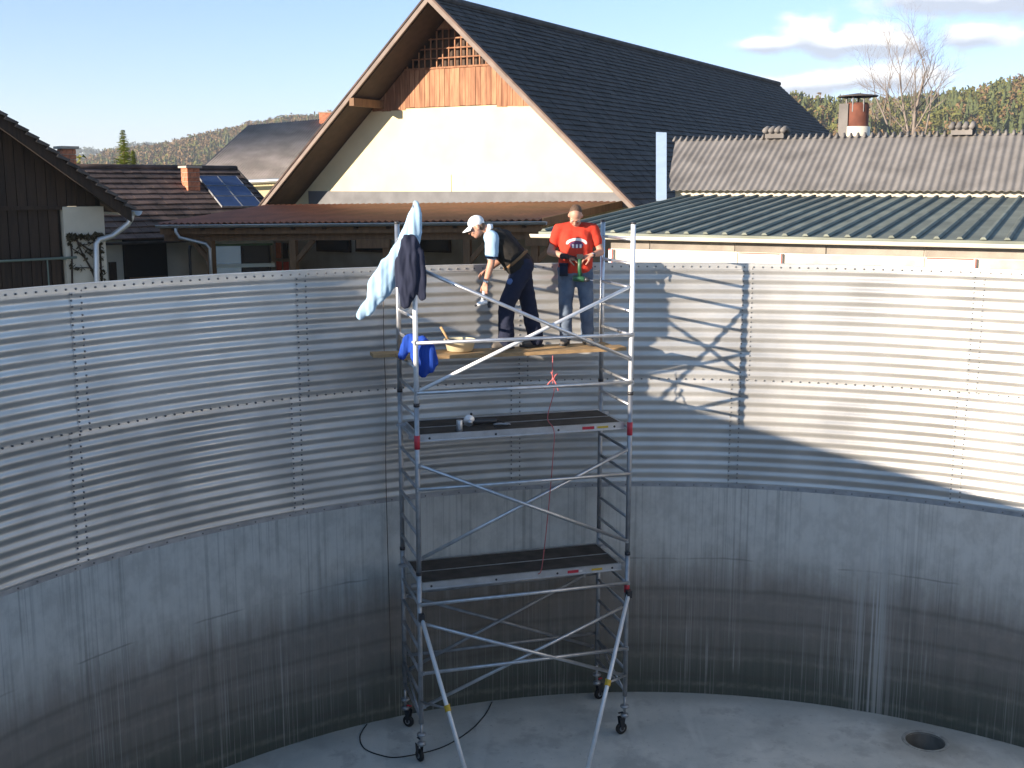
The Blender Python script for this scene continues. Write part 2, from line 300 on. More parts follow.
def floor_mat():
    m = mat('tank_floor_concrete', (.5, .5, .5), .7, 0, bump=.10, bscale=16); nt = m.node_tree; b = nt.nodes['Principled BSDF']; t = N(nt, 'ShaderNodeTexCoord')
    def noi(scale, det=6, rough=.6, off=0, st=(1, 1, 1)):
        mpn = N(nt, 'ShaderNodeMapping'); mpn.inputs['Location'].default_value = (off, off, 0); mpn.inputs['Scale'].default_value = st; LK(nt, t.outputs['Object'], mpn.inputs[0])
        n = N(nt, 'ShaderNodeTexNoise'); n.inputs['Scale'].default_value = scale; n.inputs['Detail'].default_value = det; n.inputs['Roughness'].default_value = rough; LK(nt, mpn.outputs[0], n.inputs['Vector']); return n.outputs['Fac']
    def ramp(v, a, c, t0=0., t1=1.):
        r = N(nt, 'ShaderNodeMapRange', interpolation_type='SMOOTHSTEP'); LK(nt, v, r.inputs['Value']); r.inputs['From Min'].default_value = a; r.inputs['From Max'].default_value = c; r.inputs['To Min'].default_value = t0; r.inputs['To Max'].default_value = t1; return r.outputs[0]
    def mixc(f, A, B):
        x = N(nt, 'ShaderNodeMix', data_type='RGBA'); LK(nt, f, x.inputs['Factor'])
        for k, v in (('A', A), ('B', B)):
            if isinstance(v, tuple): x.inputs[k].default_value = (*v, 1)
            else: LK(nt, v, x.inputs[k])
        return x.outputs['Result']
    c = mixc(ramp(noi(.8, 8), .35, .65), (.50, .52, .50), (.66, .66, .62))
    c = mixc(ramp(noi(1.7, 9, .7, 13), .50, .62, 0, .55), c, (.36, .37, .36))           # damp patches
    c = mixc(ramp(noi(14, 4, .6, 5), .60, .72, 0, .5), c, (.30, .30, .29))               # grit
    c = mixc(ramp(noi(2.2, 3, .5, 31, (1, .12, 1)), .60, .66, 0, .30), c, (.74, .74, .70))    # scuffs
    sp = N(nt, 'ShaderNodeSeparateXYZ'); LK(nt, t.outputs['Object'], sp.inputs[0])
    dx, dy = MATH(nt, 'SUBTRACT', sp.outputs[0], SUX_), MATH(nt, 'SUBTRACT', sp.outputs[1], SUY_)
    d = MATH(nt, 'ADD', MATH(nt, 'SQRT', MATH(nt, 'ADD', MATH(nt, 'MULTIPLY', dx, dx), MATH(nt, 'MULTIPLY', dy, dy))), MATH(nt, 'MULTIPLY', MATH(nt, 'SUBTRACT', noi(3, 6), .5), .7))
    c = mixc(ramp(d, .25, .75, .6, 0), c, (.27, .26, .23))                               # silt round the sump
    rx, ry = MATH(nt, 'SUBTRACT', sp.outputs[0], CX), MATH(nt, 'SUBTRACT', sp.outputs[1], CY)
    rr = MATH(nt, 'ADD', MATH(nt, 'SQRT', MATH(nt, 'ADD', MATH(nt, 'MULTIPLY', rx, rx), MATH(nt, 'MULTIPLY', ry, ry))), MATH(nt, 'MULTIPLY', MATH(nt, 'SUBTRACT', noi(2.5, 6, .6, 3), .5), .5))
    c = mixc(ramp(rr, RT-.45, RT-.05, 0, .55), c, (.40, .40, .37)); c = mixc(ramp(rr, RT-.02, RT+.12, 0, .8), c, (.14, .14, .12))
    LK(nt, c, b.inputs['Base Color']); LK(nt, ramp(noi(1.7, 9, .7, 13), .50, .62, .8, .45), b.inputs['Roughness']); return m
SUX_, SUY_ = 5.13, 13.13
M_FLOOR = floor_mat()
TANK = thing('storage_tank', (CX, CY, 0), 'open round storage tank with corrugated steel rings on a stained concrete wall', 'tank')
b = MB(); n = 180
for i in range(n):
    a = 360*i/n
    for r, z in ((RT, -.02), (RT, Z_S), (RT+.22, Z_S), (RT+.22, -.02)): b.v.append(tuple(pol(a, r, z)))
for i in range(n):
    j = (i+1) % n
    for k in range(3): b.f.append((4*i+k, 4*i+k+1, 4*j+k+1, 4*j+k))
wall = b.build('concrete_wall', M_CONC, TANK, smooth=False)
for p in wall.data.polygons: p.use_smooth = abs(p.normal.z) < .5
def ring_sheet(a0, a1, z0, z1, cyc):
    b = MB(); na, spc = 14, 10; nz = cyc*spc; lap = 1.1
    for j in range(nz+1):
        t = j/nz; z = z0+(z1-z0)*t
        fade = min(1, j/spc*1.6, (nz-j)/spc*1.6)
        dr = .0088*math.cos(2*math.pi*cyc*t)*fade
        for i in range(na+1):
            s = i/na; a = a0-lap/2+(a1-a0+lap)*s
            b.v.append(tuple(pol(a, RT+.024+dr-.006*s, z)))
    for j in range(nz):
        for i in range(na):
            q = j*(na+1)+i; b.f.append((q, q+na+1, q+na+2, q+1))
    return b
low_seams = [60.0, 81.0, 103.0, 125.0, 145.7]; up_seams = [59.2, 80.2, 102.2, 124.1, 144.8]
def full(s): return s+[s[-1]+(360+s[0]-s[-1])*k/13 for k in range(1, 13)]
def bolt(b, p, nrm, r=.014, h=.011):
    t = Vector((0, 0, 1)).cross(nrm).normalized(); b.lathe([(r, 0), (r, h), (r*.5, h+.004)], 6, p, (t, Vector((0, 0, 1)), nrm))
for seams, z0, z1, nm in ((full(low_seams), Z_S, Z_M, 'lower'), (full(up_seams), Z_M-.02, Z_R, 'upper')):
    bb = MB()
    for k, a in enumerate(seams):
        a1 = seams[(k+1) % 17]+(360 if k == 16 else 0)
        ring_sheet(a, a1, z0, z1, 12).build('corrugated_sheet', M_STEEL, TANK, smooth=True)
        pitch = (z1-z0)/12
        for j in range(24):
            for da in (-.42, .42):
                zz = z0+pitch*(.25+.5*j+(.12 if da > 0 else -.12)); dr = .0088*math.cos(2*math.pi*(zz-z0)/pitch)
                nn = -Vector((math.cos(R_(a+da)), math.sin(R_(a+da)), 0)); bolt(bb, pol(a+da, RT+.021+dr, zz), nn, .011, .011)
    o = bb.build('seam_bolts', M_BOLT, TANK); o['kind'] = 'stuff'
def flat_ring(b, z0, z1, r0, r1, n=180):
    s = len(b.v)
    for i in range(n):
        for r, z in ((r0, z0), (r0, z1), (r1, z1), (r1, z0)): b.v.append(tuple(pol(360*i/n, r, z)))
    for i in range(n):
        j = (i+1) % n
        for k in range(4): b.f.append((s+4*i+k, s+4*i+(k+1) % 4, s+4*j+(k+1) % 4, s+4*j+k))
b = MB(); flat_ring(b, Z_R-.055, Z_R+.012, RT+.004, RT+.018); flat_ring(b, Z_R+.013, Z_R+.022, RT+.004, RT+.085); b.build('rim_angle', M_STEEL, TANK)
b = MB(); flat_ring(b, Z_S-.004, Z_S+.055, RT+.002, RT+.014); b.build('base_angle', M_ALU_DULL, TANK)
b = MB()
for i in range(420):
    a = 360*i/420; nn = -Vector((math.cos(R_(a)), math.sin(R_(a)), 0))
    bolt(b, pol(a, RT+.004, Z_R-.024), nn, .012, .011); bolt(b, pol(a+.3, RT+.021, Z_M-.012), nn, .011, .016)
    if i % 2: bolt(b, pol(a, RT+.002, Z_S+.028), nn, .010, .009)
b.build('ring_bolts', M_BOLT, TANK)['kind'] = 'stuff'
# floor with a round sump
SUX, SUY, SUR = 5.13, 13.13, .235
n = 96; b = MB()
rings = [SUR, SUR+.1, .6]
for r in rings:
    for i in range(n): b.v.append((SUX+r*math.cos(2*math.pi*i/n), SUY+r*math.sin(2*math.pi*i/n), 0))
for i in range(n):
    d = Vector((math.cos(2*math.pi*i/n), math.sin(2*math.pi*i/n))); o2 = Vector((SUX-CX, SUY-CY)); bb_ = o2.dot(d); t = -bb_+math.sqrt(bb_*bb_-o2.length_squared+(RT+.1)**2)
    b.v.append((SUX+d.x*t, SUY+d.y*t, 0))
for k in range(3):
    for i in range(n): j = (i+1) % n; b.f.append((k*n+i, (k+1)*n+i, (k+1)*n+j, k*n+j))
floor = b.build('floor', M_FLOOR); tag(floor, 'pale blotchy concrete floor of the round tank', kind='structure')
b = MB(); s = len(b.v)
for r, z in ((SUR, -.001), (SUR, -.55), (.001, -.55)):
    for i in range(48): b.v.append((SUX+r*math.cos(2*math.pi*i/48), SUY+r*math.sin(2*math.pi*i/48), z))
for k in range(1):
    for i in range(48): j = (i+1) % 48; b.f.append((k*48+i, k*48+j, (k+1)*48+j, (k+1)*48+i))
sp_ = b.build('sump_pit', mat('sump_concrete', (.17, .16, .14), .8, 0, var=.3, vscale=6), floor)
b = MB(); b.lathe([(SUR+.02, -.55), (SUR+.02, -.36)], 40, (SUX, SUY, 0)); b.build('sump_sludge', mat('wet_sludge', (.035, .03, .022), .25), sp_)
b = MB(); r_ = [SUR-.002, SUR+.012, SUR+.045, SUR+.05]; z_ = [-.02, .006, .006, -.01]
for r, z in zip(r_, z_):
    for i in range(48): b.v.append((SUX+r*math.cos(2*math.pi*i/48), SUY+r*math.sin(2*math.pi*i/48), z))
for k in range(3):
    for i in range(48): j = (i+1) % 48; b.f.append((k*48+i, (k+1)*48+i, (k+1)*48+j, k*48+j))
b.build('sump_rim', mat('sump_rim_concrete', (.38, .38, .35), .8, 0, var=.3, vscale=9), floor)
# farmyard ground sheet around the tank, out to the horizon
b = MB(); rad = [RT+.2, RT+1, 12, 20, 40, 80, 160, 400, 1000, 2000, 2900]; n = 120
for r in rad:
    for i in range(n): b.v.append(tuple(pol(360*i/n, r, GZ)))
for k in range(len(rad)-1):
    for i in range(n): j = (i+1) % n; b.f.append((k*n+i, (k+1)*n+i, (k+1)*n+j, k*n+j))
tag(b.build('ground', M_GROUND), 'flat farmyard ground around the sunken tank', kind='structure')

# ------------------------------------------------------------------ scaffold tower
YAW = .290; SW, SD = 2.60, .98
su, sv = Vector((math.cos(YAW), math.sin(YAW), 0)), Vector((-math.sin(YAW), math.cos(YAW), 0)); UP = Vector((0, 0, 1))
SO = Vector((-1.078, 12.60, 0)); AX = (su, sv, UP)
def sc(u, v, z): return SO+su*u+sv*v+UP*z
SCF = thing('scaffold_tower', sc(SW/2, SD/2, 0), 'tall aluminium mobile scaffold tower on castors standing inside the round tank', 'scaffold')
RZ = [4.77+.28*k for k in range(-15, 6)]      # rung heights
RT_ = .029; TOP = 6.36
for iu, u in enumerate((0, SW)):
    for iv, v in enumerate((0, SD)):
        bar('pole', sc(u, v, .50), sc(u, v, 2.36), RT_, M_ALU_DULL, SCF, 14)
        bar('pole', sc(u, v, 2.36), sc(u, v, 4.35), RT_, M_ALU_DULL, SCF, 14)
        bar('pole', sc(u, v, 4.35), sc(u, v, TOP), RT_, M_ALU_BRIGHT if v == 0 else M_ALU, SCF, 14)  # upper poles brighter, lower duller: sun and shade put into the metal colour
        for zc in (2.36, 4.35): bar('coupling_ring', sc(u, v, zc-.02), sc(u, v, zc+.02), RT_+.006, M_DKM, SCF, 14)
        if v == 0:
            bar('red_collar', sc(u, v, 3.84), sc(u, v, 4.00), RT_+.005, M_RED, SCF, 14)
            if u: bar('red_collar', sc(u, v, 1.86), sc(u, v, 1.98), RT_+.005, M_RED, SCF, 14)
        bar('pole_cap', sc(u, v, TOP-.01), sc(u, v, TOP+.012), RT_+.003, M_DKM, SCF, 14)
        # castor: threaded stem, fork, rubber wheel
        base = sc(u, v, 0); out = (su if u else -su)
        cst = MB(); cst.tube([base+UP*.22, base+UP*.52], .016, 10); cst.lathe([(.03, 0), (.055, .01), (.055, .03), (.03, .04)], 14, base+UP*.34); cst.lathe([(.02, 0), (.05, .005), (.05, .035), (.02, .05)], 12, base+UP*.22)
        co_ = cst.build('castor_stem', M_ALU_DULL, SCF, smooth=True)
        ang = [2.2, -.5, 3.6, .6][iu*2+iv]; fd = Vector((math.cos(ang), math.sin(ang), 0)); sd = UP.cross(fd); wc = base+fd*.045+UP*.075
        fk = MB()
        for q in (-1, 1): fk.hexa([base+sd*q*.032+fd*a+UP*zv+sd*w_ for zv, e in ((.06, .015), (.23, .04)) for a, w_ in ((.045-e, 0), (.045+e, 0), (.045+e, .006), (.045-e, .006))])
        fk.build('castor_fork', M_DKM, co_)
        wv = MB(); wv.lathe([(.03, -.022), (.066, -.022), (.075, -.014), (.075, .014), (.066, .022), (.03, .022)], 22, wc, (fd, UP, sd)); wo_ = wv.build('castor_wheel', M_BLK, co_, smooth=True)
        hb = MB(); hb.lathe([(.012, -.028), (.034, -.026), (.034, .026), (.012, .028)], 16, wc, (fd, UP, sd)); hb.build('castor_hub', M_ALU_DULL, co_)
        br = MB(); br.box(base+UP*.285+fd*.06, (.06, .02, .012), (fd, sd, UP)); br.build('brake_lever', M_RED if iv else M_DKM, co_)
    for z in RZ:
        if z < TOP: bar('rung', sc(u, 0, z), sc(u, SD, z), .019, M_ALU_DULL if z < 4 else M_ALU, SCF)  # lower rungs duller: shade put into their colour
    # diagonal stiffener in the end frames, low bay
    bar('frame_diagonal', sc(u, 0, .55), sc(u, SD, .85), .014, M_ALU_DULL, SCF)
def brace(nm, p, q, m=None): bar(nm, p, q, .0215, m or M_ALU, SCF, 12); [boxo('brace_hook', x, (.04, .03, .045), M_ALU_DULL, SCF, AX) for x in (p, q)]
f_ = -.036
brace('guard_rail', sc(0, f_, 5.06), sc(SW, f_, 5.06)); brace('guard_rail', sc(0, f_, 4.49), sc(SW, f_, 4.49))
brace('diagonal_brace', sc(.03, f_-.004, 5.89), sc(SW-.03, f_-.004, 4.77)); brace('diagonal_brace', sc(.03, f_+.034, 4.51), sc(SW-.04, f_+.034, 5.62), M_ALU_BRIGHT)
brace('guard_rail', sc(0, f_, 3.37), sc(SW, f_, 3.37)); brace('diagonal_brace', sc(.03, f_-.004, 3.65), sc(SW-.03, f_-.004, 2.53)); brace('diagonal_brace', sc(.03, f_+.034, 2.54), sc(SW-.03, f_+.034, 3.66))
brace('guard_rail', sc(0, f_, 1.99), sc(SW, f_, 1.99)); brace('guard_rail', sc(.02, f_, 1.14), sc(SW, f_, 1.14))
brace('diagonal_brace', sc(.03, f_-.004, 1.76), sc(SW-.06, f_-.004, .80)); brace('diagonal_brace', sc(.04, f_+.034, .71), sc(SW-.03, f_+.034, 1.68))
g_ = SD+.036
brace('guard_rail', sc(0, g_, .93), sc(SW, g_, .93), M_ALU_DULL); brace('guard_rail', sc(0, g_, 1.76), sc(SW, g_, 1.76), M_ALU_DULL)
brace('diagonal_brace', sc(.05, g_+.004, 1.72), sc(SW-.06, g_+.004, .75), M_ALU_DULL); brace('diagonal_brace', sc(.05, g_-.034, .75), sc(SW-.2, g_-.034, 1.76), M_ALU_DULL)
# platforms: plywood deck in an aluminium frame hooked over the rungs
def decal(b, u0, u1, z0, z1, v): b.hexa([sc(u0, v-.003, z0), sc(u1, v-.003, z0), sc(u1, v, z0), sc(u0, v, z0), sc(u0, v-.003, z1), sc(u1, v-.003, z1), sc(u1, v, z1), sc(u0, v, z1)])
for z, red in ((3.98, (2.02, 2.17, 2.2, 2.35)), (2.206, (1.85, 1.99, 2.16, 2.3))):
    PL = MB(); PL.box(sc(SW/2, SD/2+.01, z-.012), (SW-.14, SD-.20, .018), AX); pl = PL.build('platform_deck', M_DECK, SCF)
    fr = MB()
    for v in (.085, SD-.065): fr.box(sc(SW/2, v, z-.035), (SW-.10, .028, .082), AX); fr.box(sc(SW/2, v+(-.02 if v < .5 else .02), z-.072), (SW-.10, .014, .012), AX)
    for u in (.06, SW-.06): fr.box(sc(u, SD/2, z-.04), (.028, SD-.2, .06), AX)
    fr.build('platform_frame', M_ALU, pl)
    for u in (-.005, SW+.005):
        for v in (.13, SD-.11): boxo('platform_hook', sc(u, v, z-.03), (.13, .04, .035), M_ALU_DULL, pl, AX)
    tr = MB(); tr.box(sc(SW/2, SD*.5, z+.0005), (SW-.16, .012, .007), AX); tr.build('hatch_joint', M_ALU_DULL, pl)
    for u in (.16, .95, 1.72, 2.43):
        rv = MB(); rv.lathe([(.014, 0), (.014, .004)], 10, sc(u, .071, z-.04), (su, UP, -sv)); rv.build('rivet', M_DKM, pl)
    d = MB(); decal(d, red[0], red[1], z-.055, z-.02, .07); d.build('red_sticker', M_RED, pl)
    d = MB(); decal(d, red[1]+.01, red[1]+.05, z-.05, z-.025, .07); d.build('pale_sticker', M_WHITE, pl)
    d = MB(); decal(d, red[2], red[3], z-.05, z-.025, .07); d.build('yellow_sticker', M_YEL, pl)
# stabiliser legs reaching forward
for p, q in ((sc(.01, -.06, 1.84), Vector((-.36, 11.36, .02))), (sc(SW, -.06, 1.86), Vector((.80, 11.90, .02)))):
    st = bar('stabiliser', p, q, .026, M_ALU_BRIGHT, SCF, 14)
    t = .47; c = p.lerp(q, t); d = (q-p).normalized()
    ck = MB(); ck.tube([c-d*.035, c+d*.035], .036, 12); ck.box(c+Vector((.0, .04, .0)), (.05, .06, .05)); ck.build('yellow_clamp', M_YEL, SCF)
    tp = MB(); tp.box(p, (.06, .08, .09), AX); tp.build('stabiliser_bracket', M_DKM, SCF)
    ft = MB(); ft.lathe([(.05, 0), (.05, .02), (.03, .05)], 14, q-UP*.02); ft.build('stabiliser_foot', M_BLK, SCF)
    bar('stabiliser_strut', c, sc(.0 if p.x < 0 else SW, -.02, .78), .014, M_ALU_DULL, SCF)

# planks lying over the rungs
def plank(u0, u1, v0, w_, z, lab):
    b = MB(); n = 14
    for i in range(n+1):
        u = u0+(u1-u0)*i/n; sag = -.012*math.sin(math.pi*i/n)+.008*noise.noise(Vector((u*1.3, v0*9, 2)))
        for a, c in ((0, 0), (w_, 0), (w_, .042), (0, .042)): b.v.append(tuple(sc(u, v0+a+.01*noise.noise(Vector((u, 5, v0))), z+c+sag)))
    for i in range(n):
        for k in range(4): b.f.append((4*i+k, 4*i+4+k, 4*i+4+(k+1) % 4, 4*i+(k+1) % 4))
    b.f += [(0, 1, 2, 3), (4*n+3, 4*n+2, 4*n+1, 4*n)]
    return tag(b.build_at('scaffold_plank', M_PLANK, sc((u0+u1)/2, v0, z)), lab, 'plank', 'planks laid over the scaffold rungs')
ZP = 4.77+.019+.012
plank(-.10, 2.72, .44, .24, ZP, 'pale wooden plank on the scaffold rungs nearer the viewer under the boots')
plank(-.36, 2.62, .70, .24, ZP, 'wooden plank behind the other, jutting out left past the scaffold end frame')
ZT = ZP+.045

# ------------------------------------------------------------------ hills and far woods
def hill(name, prof, Y0, Y1, back, label):
    """prof: (px, ridge py) silhouette seen from the viewer; slope rises from Y0 to Y1."""
    pts = []
    xs = np.linspace(prof[0][0], prof[-1][0], 70); ys = np.interp(xs, [p[0] for p in prof], [p[1] for p in prof])
    b = MB(); nj = 16
    for i, (x, y) in enumerate(zip(xs, ys)):
        top = at(x, y, Y1)
        for j in range(nj+1):
            t = j/nj; Y = Y0+(Y1-Y0)*min(t/.75, 1)+back*max(0, t-.75)/.25
            h = math.sin(min(t/.75, 1)*math.pi/2)**1.3 if t < .75 else 1-.7*((t-.75)/.25)**2
            z = GZ-1+(top.z-GZ+1)*h+ (2.5*noise.noise(Vector((x*.02, t*5, 1))) if 0 < t < .7 else 0)
            b.v.append((top.x*Y/Y1, Y, z))
    for i in range(len(xs)-1):
        for j in range(nj): q = i*(nj+1)+j; b.f.append((q, q+1, q+nj+2, q+nj+1))
    o = b.build(name, M_HILL, smooth=True); tag(o, label, kind='structure'); return o, b
def tree_mesh(b, p, h, kind, r):
    if kind == 'c':      # conifer: ragged stacked skirts
        w_ = h*r.uniform(.17, .24); nl = 5
        for k in range(nl):
            z0 = h*(.12+.17*k); z1 = min(h, z0+h*.30); rr = w_*(1-k/nl*.85); n = 7; base = len(b.v)
            for i in range(n):
                a = 2*math.pi*(i+r.random()*.6)/n; q = rr*r.uniform(.6, 1.15); b.v.append((p[0]+q*math.cos(a), p[1]+q*math.sin(a), p[2]+z0+h*.05*r.uniform(-1, 1)))
            b.v.append((p[0], p[1], p[2]+z1)); b.f += [(base+i, base+(i+1) % n, base+n) for i in range(n)]
    else:                # broadleaf: scattered leaf clumps over the crown volume
        for k in range(26):
            u = r.normal(size=3); u /= np.linalg.norm(u); q = r.uniform(.45, 1)
            c = np.array([p[0], p[1], p[2]+h*.58])+u*np.array([h*.30, h*.30, h*.42])*q; s_ = h*.10*r.uniform(.6, 1.3); base = len(b.v)
            for i in range(5):
                d = r.normal(size=3); d /= np.linalg.norm(d); b.v.append(tuple(c+d*s_))
            b.f += [(base, base+1, base+2), (base, base+2, base+3), (base, base+3, base+4), (base+1, base+3, base+4)]
def wood(hb, nj, count, hh, kinds, label, seed):
    r = np.random.default_rng(seed); V = np.array(hb.v).reshape(-1, nj+1, 3)
    cls = {k[0]: MB() for k in kinds}; pk = [k[2] for k in kinds]
    for _ in range(count):
        t = r.uniform(.5, 12.6) if r.random() < .75 else r.uniform(10.5, 12.3); u = r.uniform(0, V.shape[0]-1.01); i, j = int(u), int(t); fi, fj = u-i, t-j
        p = (V[i, j]*(1-fi)+V[i+1, j]*fi)*(1-fj)+(V[i, j+1]*(1-fi)+V[i+1, j+1]*fi)*fj
        cl = noise.noise(Vector(p)*.012)*.9
        w_ = np.array(pk)*np.exp(np.array([cl*k[4] for k in kinds])*2); k = kinds[r.choice(len(kinds), p=w_/w_.sum())]
        tree_mesh(cls[k[0]], p-np.array([0, 0, .4]), hh*r.uniform(.65, 1.25), k[1], r)
    for k in kinds: tag(cls[k[0]].build(k[0], k[3]), label+k[5], kind='stuff')
def fol(name, c1, c2, vs=.15): 
    m = mat(name, c1, .9, 0, col2=c2, vscale=vs, spec=.15, detail=6); return m
M_CON = fol('spruce_needles', (.06, .075, .03), (.085, .10, .04)); M_DEC = fol('bare_russet_crowns', (.165, .105, .05), (.21, .14, .07)); M_LIG = fol('spring_green_leaves', (.12, .125, .035), (.155, .15, .045))
o, hb = hill('far_hill', [(-60, 166), (0, 163), (60, 158), (86, 154), (104, 158), (130, 150), (200, 150), (300, 150)], 1500, 1900, 500, 'distant bluish wooded hill on the left horizon')
wood(hb, 16, 1500, 12, [('distant_wood', 'd', 1., M_CON, 0, '')], 'far bluish woodland on the distant hill', 5)
o, hb = hill('wooded_hill', [(40, 182), (70, 178), (90, 170), (110, 162), (150, 158), (180, 152), (215, 143), (250, 136), (290, 130), (330, 126), (380, 122), (430, 122), (520, 130), (620, 140)], 620, 900, 300, 'wooded hill rising behind the grey roof on the left')
wood(hb, 16, 5200, 9, [('spruce_wood', 'c', .36, M_CON, 1, 'dark spruces'), ('russet_wood', 'd', .46, M_DEC, -1, 'russet leafless crowns'), ('green_wood', 'd', .18, M_LIG, -.3, 'fresh green crowns')], 'woodland on the left hill, ', 6)
o, hb = hill('forest_hill', [(560, 140), (700, 120), (780, 114), (830, 117), (880, 116), (930, 113), (960, 108), (985, 103), (1010, 100), (1040, 98), (1100, 94), (1250, 88), (1500, 98)], 300, 470, 200, 'forested hill behind the long corrugated roof')
wood(hb, 16, 5200, 7., [('spruce_forest', 'c', .46, M_CON, 1, 'dark spruces'), ('russet_forest', 'd', .20, M_DEC, -1, 'russet leafless crowns'), ('green_forest', 'd', .40, M_LIG, -.3, 'yellow green crowns')], 'forest on the right hill, ', 8)

# ------------------------------------------------------------------ buildings
def rows_roof(b, p00, p10, p11, p01, rows, th=.04, step=.035, tw=.62):
    """tile courses: p00-p10 is the eave, p01-p11 the ridge; every course tilts and laps the one below."""
    p00, p10, p11, p01 = map(Vector, (p00, p10, p11, p01)); nrm = (p10-p00).cross(p01-p00).normalized()
    nt_ = max(2, int((p10-p00).length/tw))
    for i in range(rows):
        a, c = i/rows, (i+1.08)/rows
        for q in range(nt_):
            t0, t1 = (q+.02)/nt_, (q+.98)/nt_; j_ = random.uniform(-.007, .007); k_ = random.uniform(-.010, .010)/rows*4; f = lambda t, y: p00.lerp(p10, t).lerp(p01.lerp(p11, t), y)
            A, B_, C, D = f(t0, a+k_), f(t1, a+k_), f(t1, min(c, 1)), f(t0, min(c, 1))
            b.hexa([A+nrm*(step*.2+j_), B_+nrm*(step*.2+j_), C-nrm*th, D-nrm*th, A+nrm*(step+.012+j_), B_+nrm*(step+.012+j_), C, D])
def corr_roof(b, p00, p10, p11, p01, waves, amp, th=.012, sp=6, rows=1, cut=None):
    p00, p10, p11, p01 = map(Vector, (p00, p10, p11, p01)); nrm = (p10-p00).cross(p01-p00).normalized(); n = waves*sp; L = rows
    for r in range(rows):
        s = len(b.v); a0, a1 = r/rows, (r+1)/rows+(.02 if r < rows-1 else 0); lift = (.0, .02) if rows > 1 else (0, 0)
        for i in range(n+1):
            t = i/n; h = amp*math.cos(2*math.pi*i/sp); e = p00.lerp(p10, t); g = p01.lerp(p11, t)
            q0, q1 = e.lerp(g, max(a0, cut(t) if cut else 0)), e.lerp(g, a1)
            for q, l_ in ((q0, .022 if r and rows > 1 else 0), (q1, 0)): b.v.append(tuple(q+nrm*(h+l_))); b.v.append(tuple(q+nrm*(h-th+l_)))
        for i in range(n):
            o = s+4*i; b.f += [(o, o+4, o+6, o+2), (o+1, o+3, o+7, o+5), (o, o+1, o+5, o+4), (o+2, o+6, o+7, o+3)]
# --- main barn -----------------------------------------------------
BY = R_(30); bg_, br_ = Vector((math.cos(BY), -math.sin(BY), 0)), Vector((math.sin(BY), math.cos(BY), 0)); BW = 12.1
GR = Vector((3.0, 29.0, GZ)); BO = GR-bg_*(BW/2); BAX = (bg_, br_, UP)
BARN = thing('main_barn', BO, 'big steep roofed barn with cream gable and orange boards under a wooden lattice', 'barn')
def bn(u, v, z): return Vector((BO.x, BO.y, 0))+bg_*u+br_*v+UP*z
ZA = at(430, -3, BO.y).z; ZE = at(626, 204, 29).z; slope = (ZA-ZE)/(BW/2); LEN = 31.5; WV = 1.3; EX = 1.2
def roofz(u): return ZA-slope*abs(u)
ue = BW/2+EX
for s_, nm in ((1, 'right'), (-1, 'left')):
    b = MB(); e0, e1, r1, r0 = bn(s_*ue, -.02, roofz(ue)), bn(s_*ue, LEN, roofz(ue)), bn(0, LEN, ZA), bn(0, -.02, ZA)
    (rows_roof(b, e0, e1, r1, r0, 44, .05, .018) if s_ > 0 else rows_roof(b, e1, e0, r0, r1, 44, .05, .018)); b.build('tiled_roof', M_TILE_DK, BARN)['kind'] = 'stuff'
    nrm = Vector((bg_*s_*slope+UP)).normalized()
    b = MB(); b.hexa([bn(s_*ue, .05, roofz(ue))-nrm*.10, bn(s_*ue, LEN, roofz(ue))-nrm*.10, bn(.0, LEN, ZA)-nrm*.10, bn(0, .05, ZA)-nrm*.10, bn(s_*ue, .05, roofz(ue))-nrm*.06, bn(s_*ue, LEN, roofz(ue))-nrm*.06, bn(0, LEN, ZA)-nrm*.06, bn(0, .05, ZA)-nrm*.06]); b.build('soffit', M_SOFFIT, BARN)
    b = MB(); q = [bn(s_*ue, -.07, roofz(ue)+.03), bn(0, -.07, ZA+.05), bn(0, -.07, ZA-.13), bn(s_*ue, -.07, roofz(ue)-.12)]; b.prism(q, br_*.06); b.build('barge_board', mat('barge_board_wood', (.20, .155, .13), .8, 0, var=.15), BARN)
    b = MB(); q = [bn(s_*ue, -.10, roofz(ue)+.085), bn(0, -.10, ZA+.105), bn(0, -.10, ZA+.04), bn(s_*ue, -.10, roofz(ue)+.02)]; b.prism(q, br_*.16); b.build('verge_flashing', M_TILE_BR, BARN)
    for k, uu in enumerate((1.0, 2.6, 4.2, 5.8)):
        if s_ > 0 or uu != 2.6: continue
        b = MB(); b.box(bn(s_*uu, .66, roofz(uu)-.32), (.16, 1.5 if (uu != 2.6 or s_ > 0) else 1.6, .22), BAX); b.build('purlin', M_WOOD_BR, BARN)
b = MB(); b.tube([bn(0, -.05, ZA+.04), bn(0, LEN+.05, ZA+.04)], .11, 10); b.build('ridge_cap', M_TILE_DK, BARN)
b = MB(); b.box(bn(1.35, -.07, 0), (.01, .01, .01)) if False else None
wo_ = bn(0, WV, 0); nw = br_
def gz(px, py): p = onplane(px, py, wo_, nw); return (p-Vector((BO.x, BO.y, 0))).dot(bg_), p.z
zl = gz(447, 67.5)[1]; zs = gz(447, 107)[1]         # lattice foot, siding foot
hw = lambda z: (ZA-.14-z)/slope
b = MB(); wv_ = [bn(-BW/2-.0, WV, GZ), bn(BW/2, WV, GZ), bn(BW/2, WV, roofz(BW/2)-.14), bn(hw(zs), WV, zs), bn(-hw(zs), WV, zs), bn(-BW/2, WV, roofz(BW/2)-.14)]
b.prism(wv_, br_*.3); b.build('gable_wall', M_PLASTER, BARN)
b = MB(); b.prism([bn(-hw(zl+.1), WV+.10, zl-.1), bn(hw(zl+.1), WV+.10, zl-.1), bn(0, WV+.10, ZA-.14)], br_*.1); b.build('loft_backing', mat('loft_brown_boards', (.10, .062, .042), .9, 0, var=.4, vscale=4), BARN)  # dark brown boards seen behind the lattice
bw = .172; u = -hw(zs)
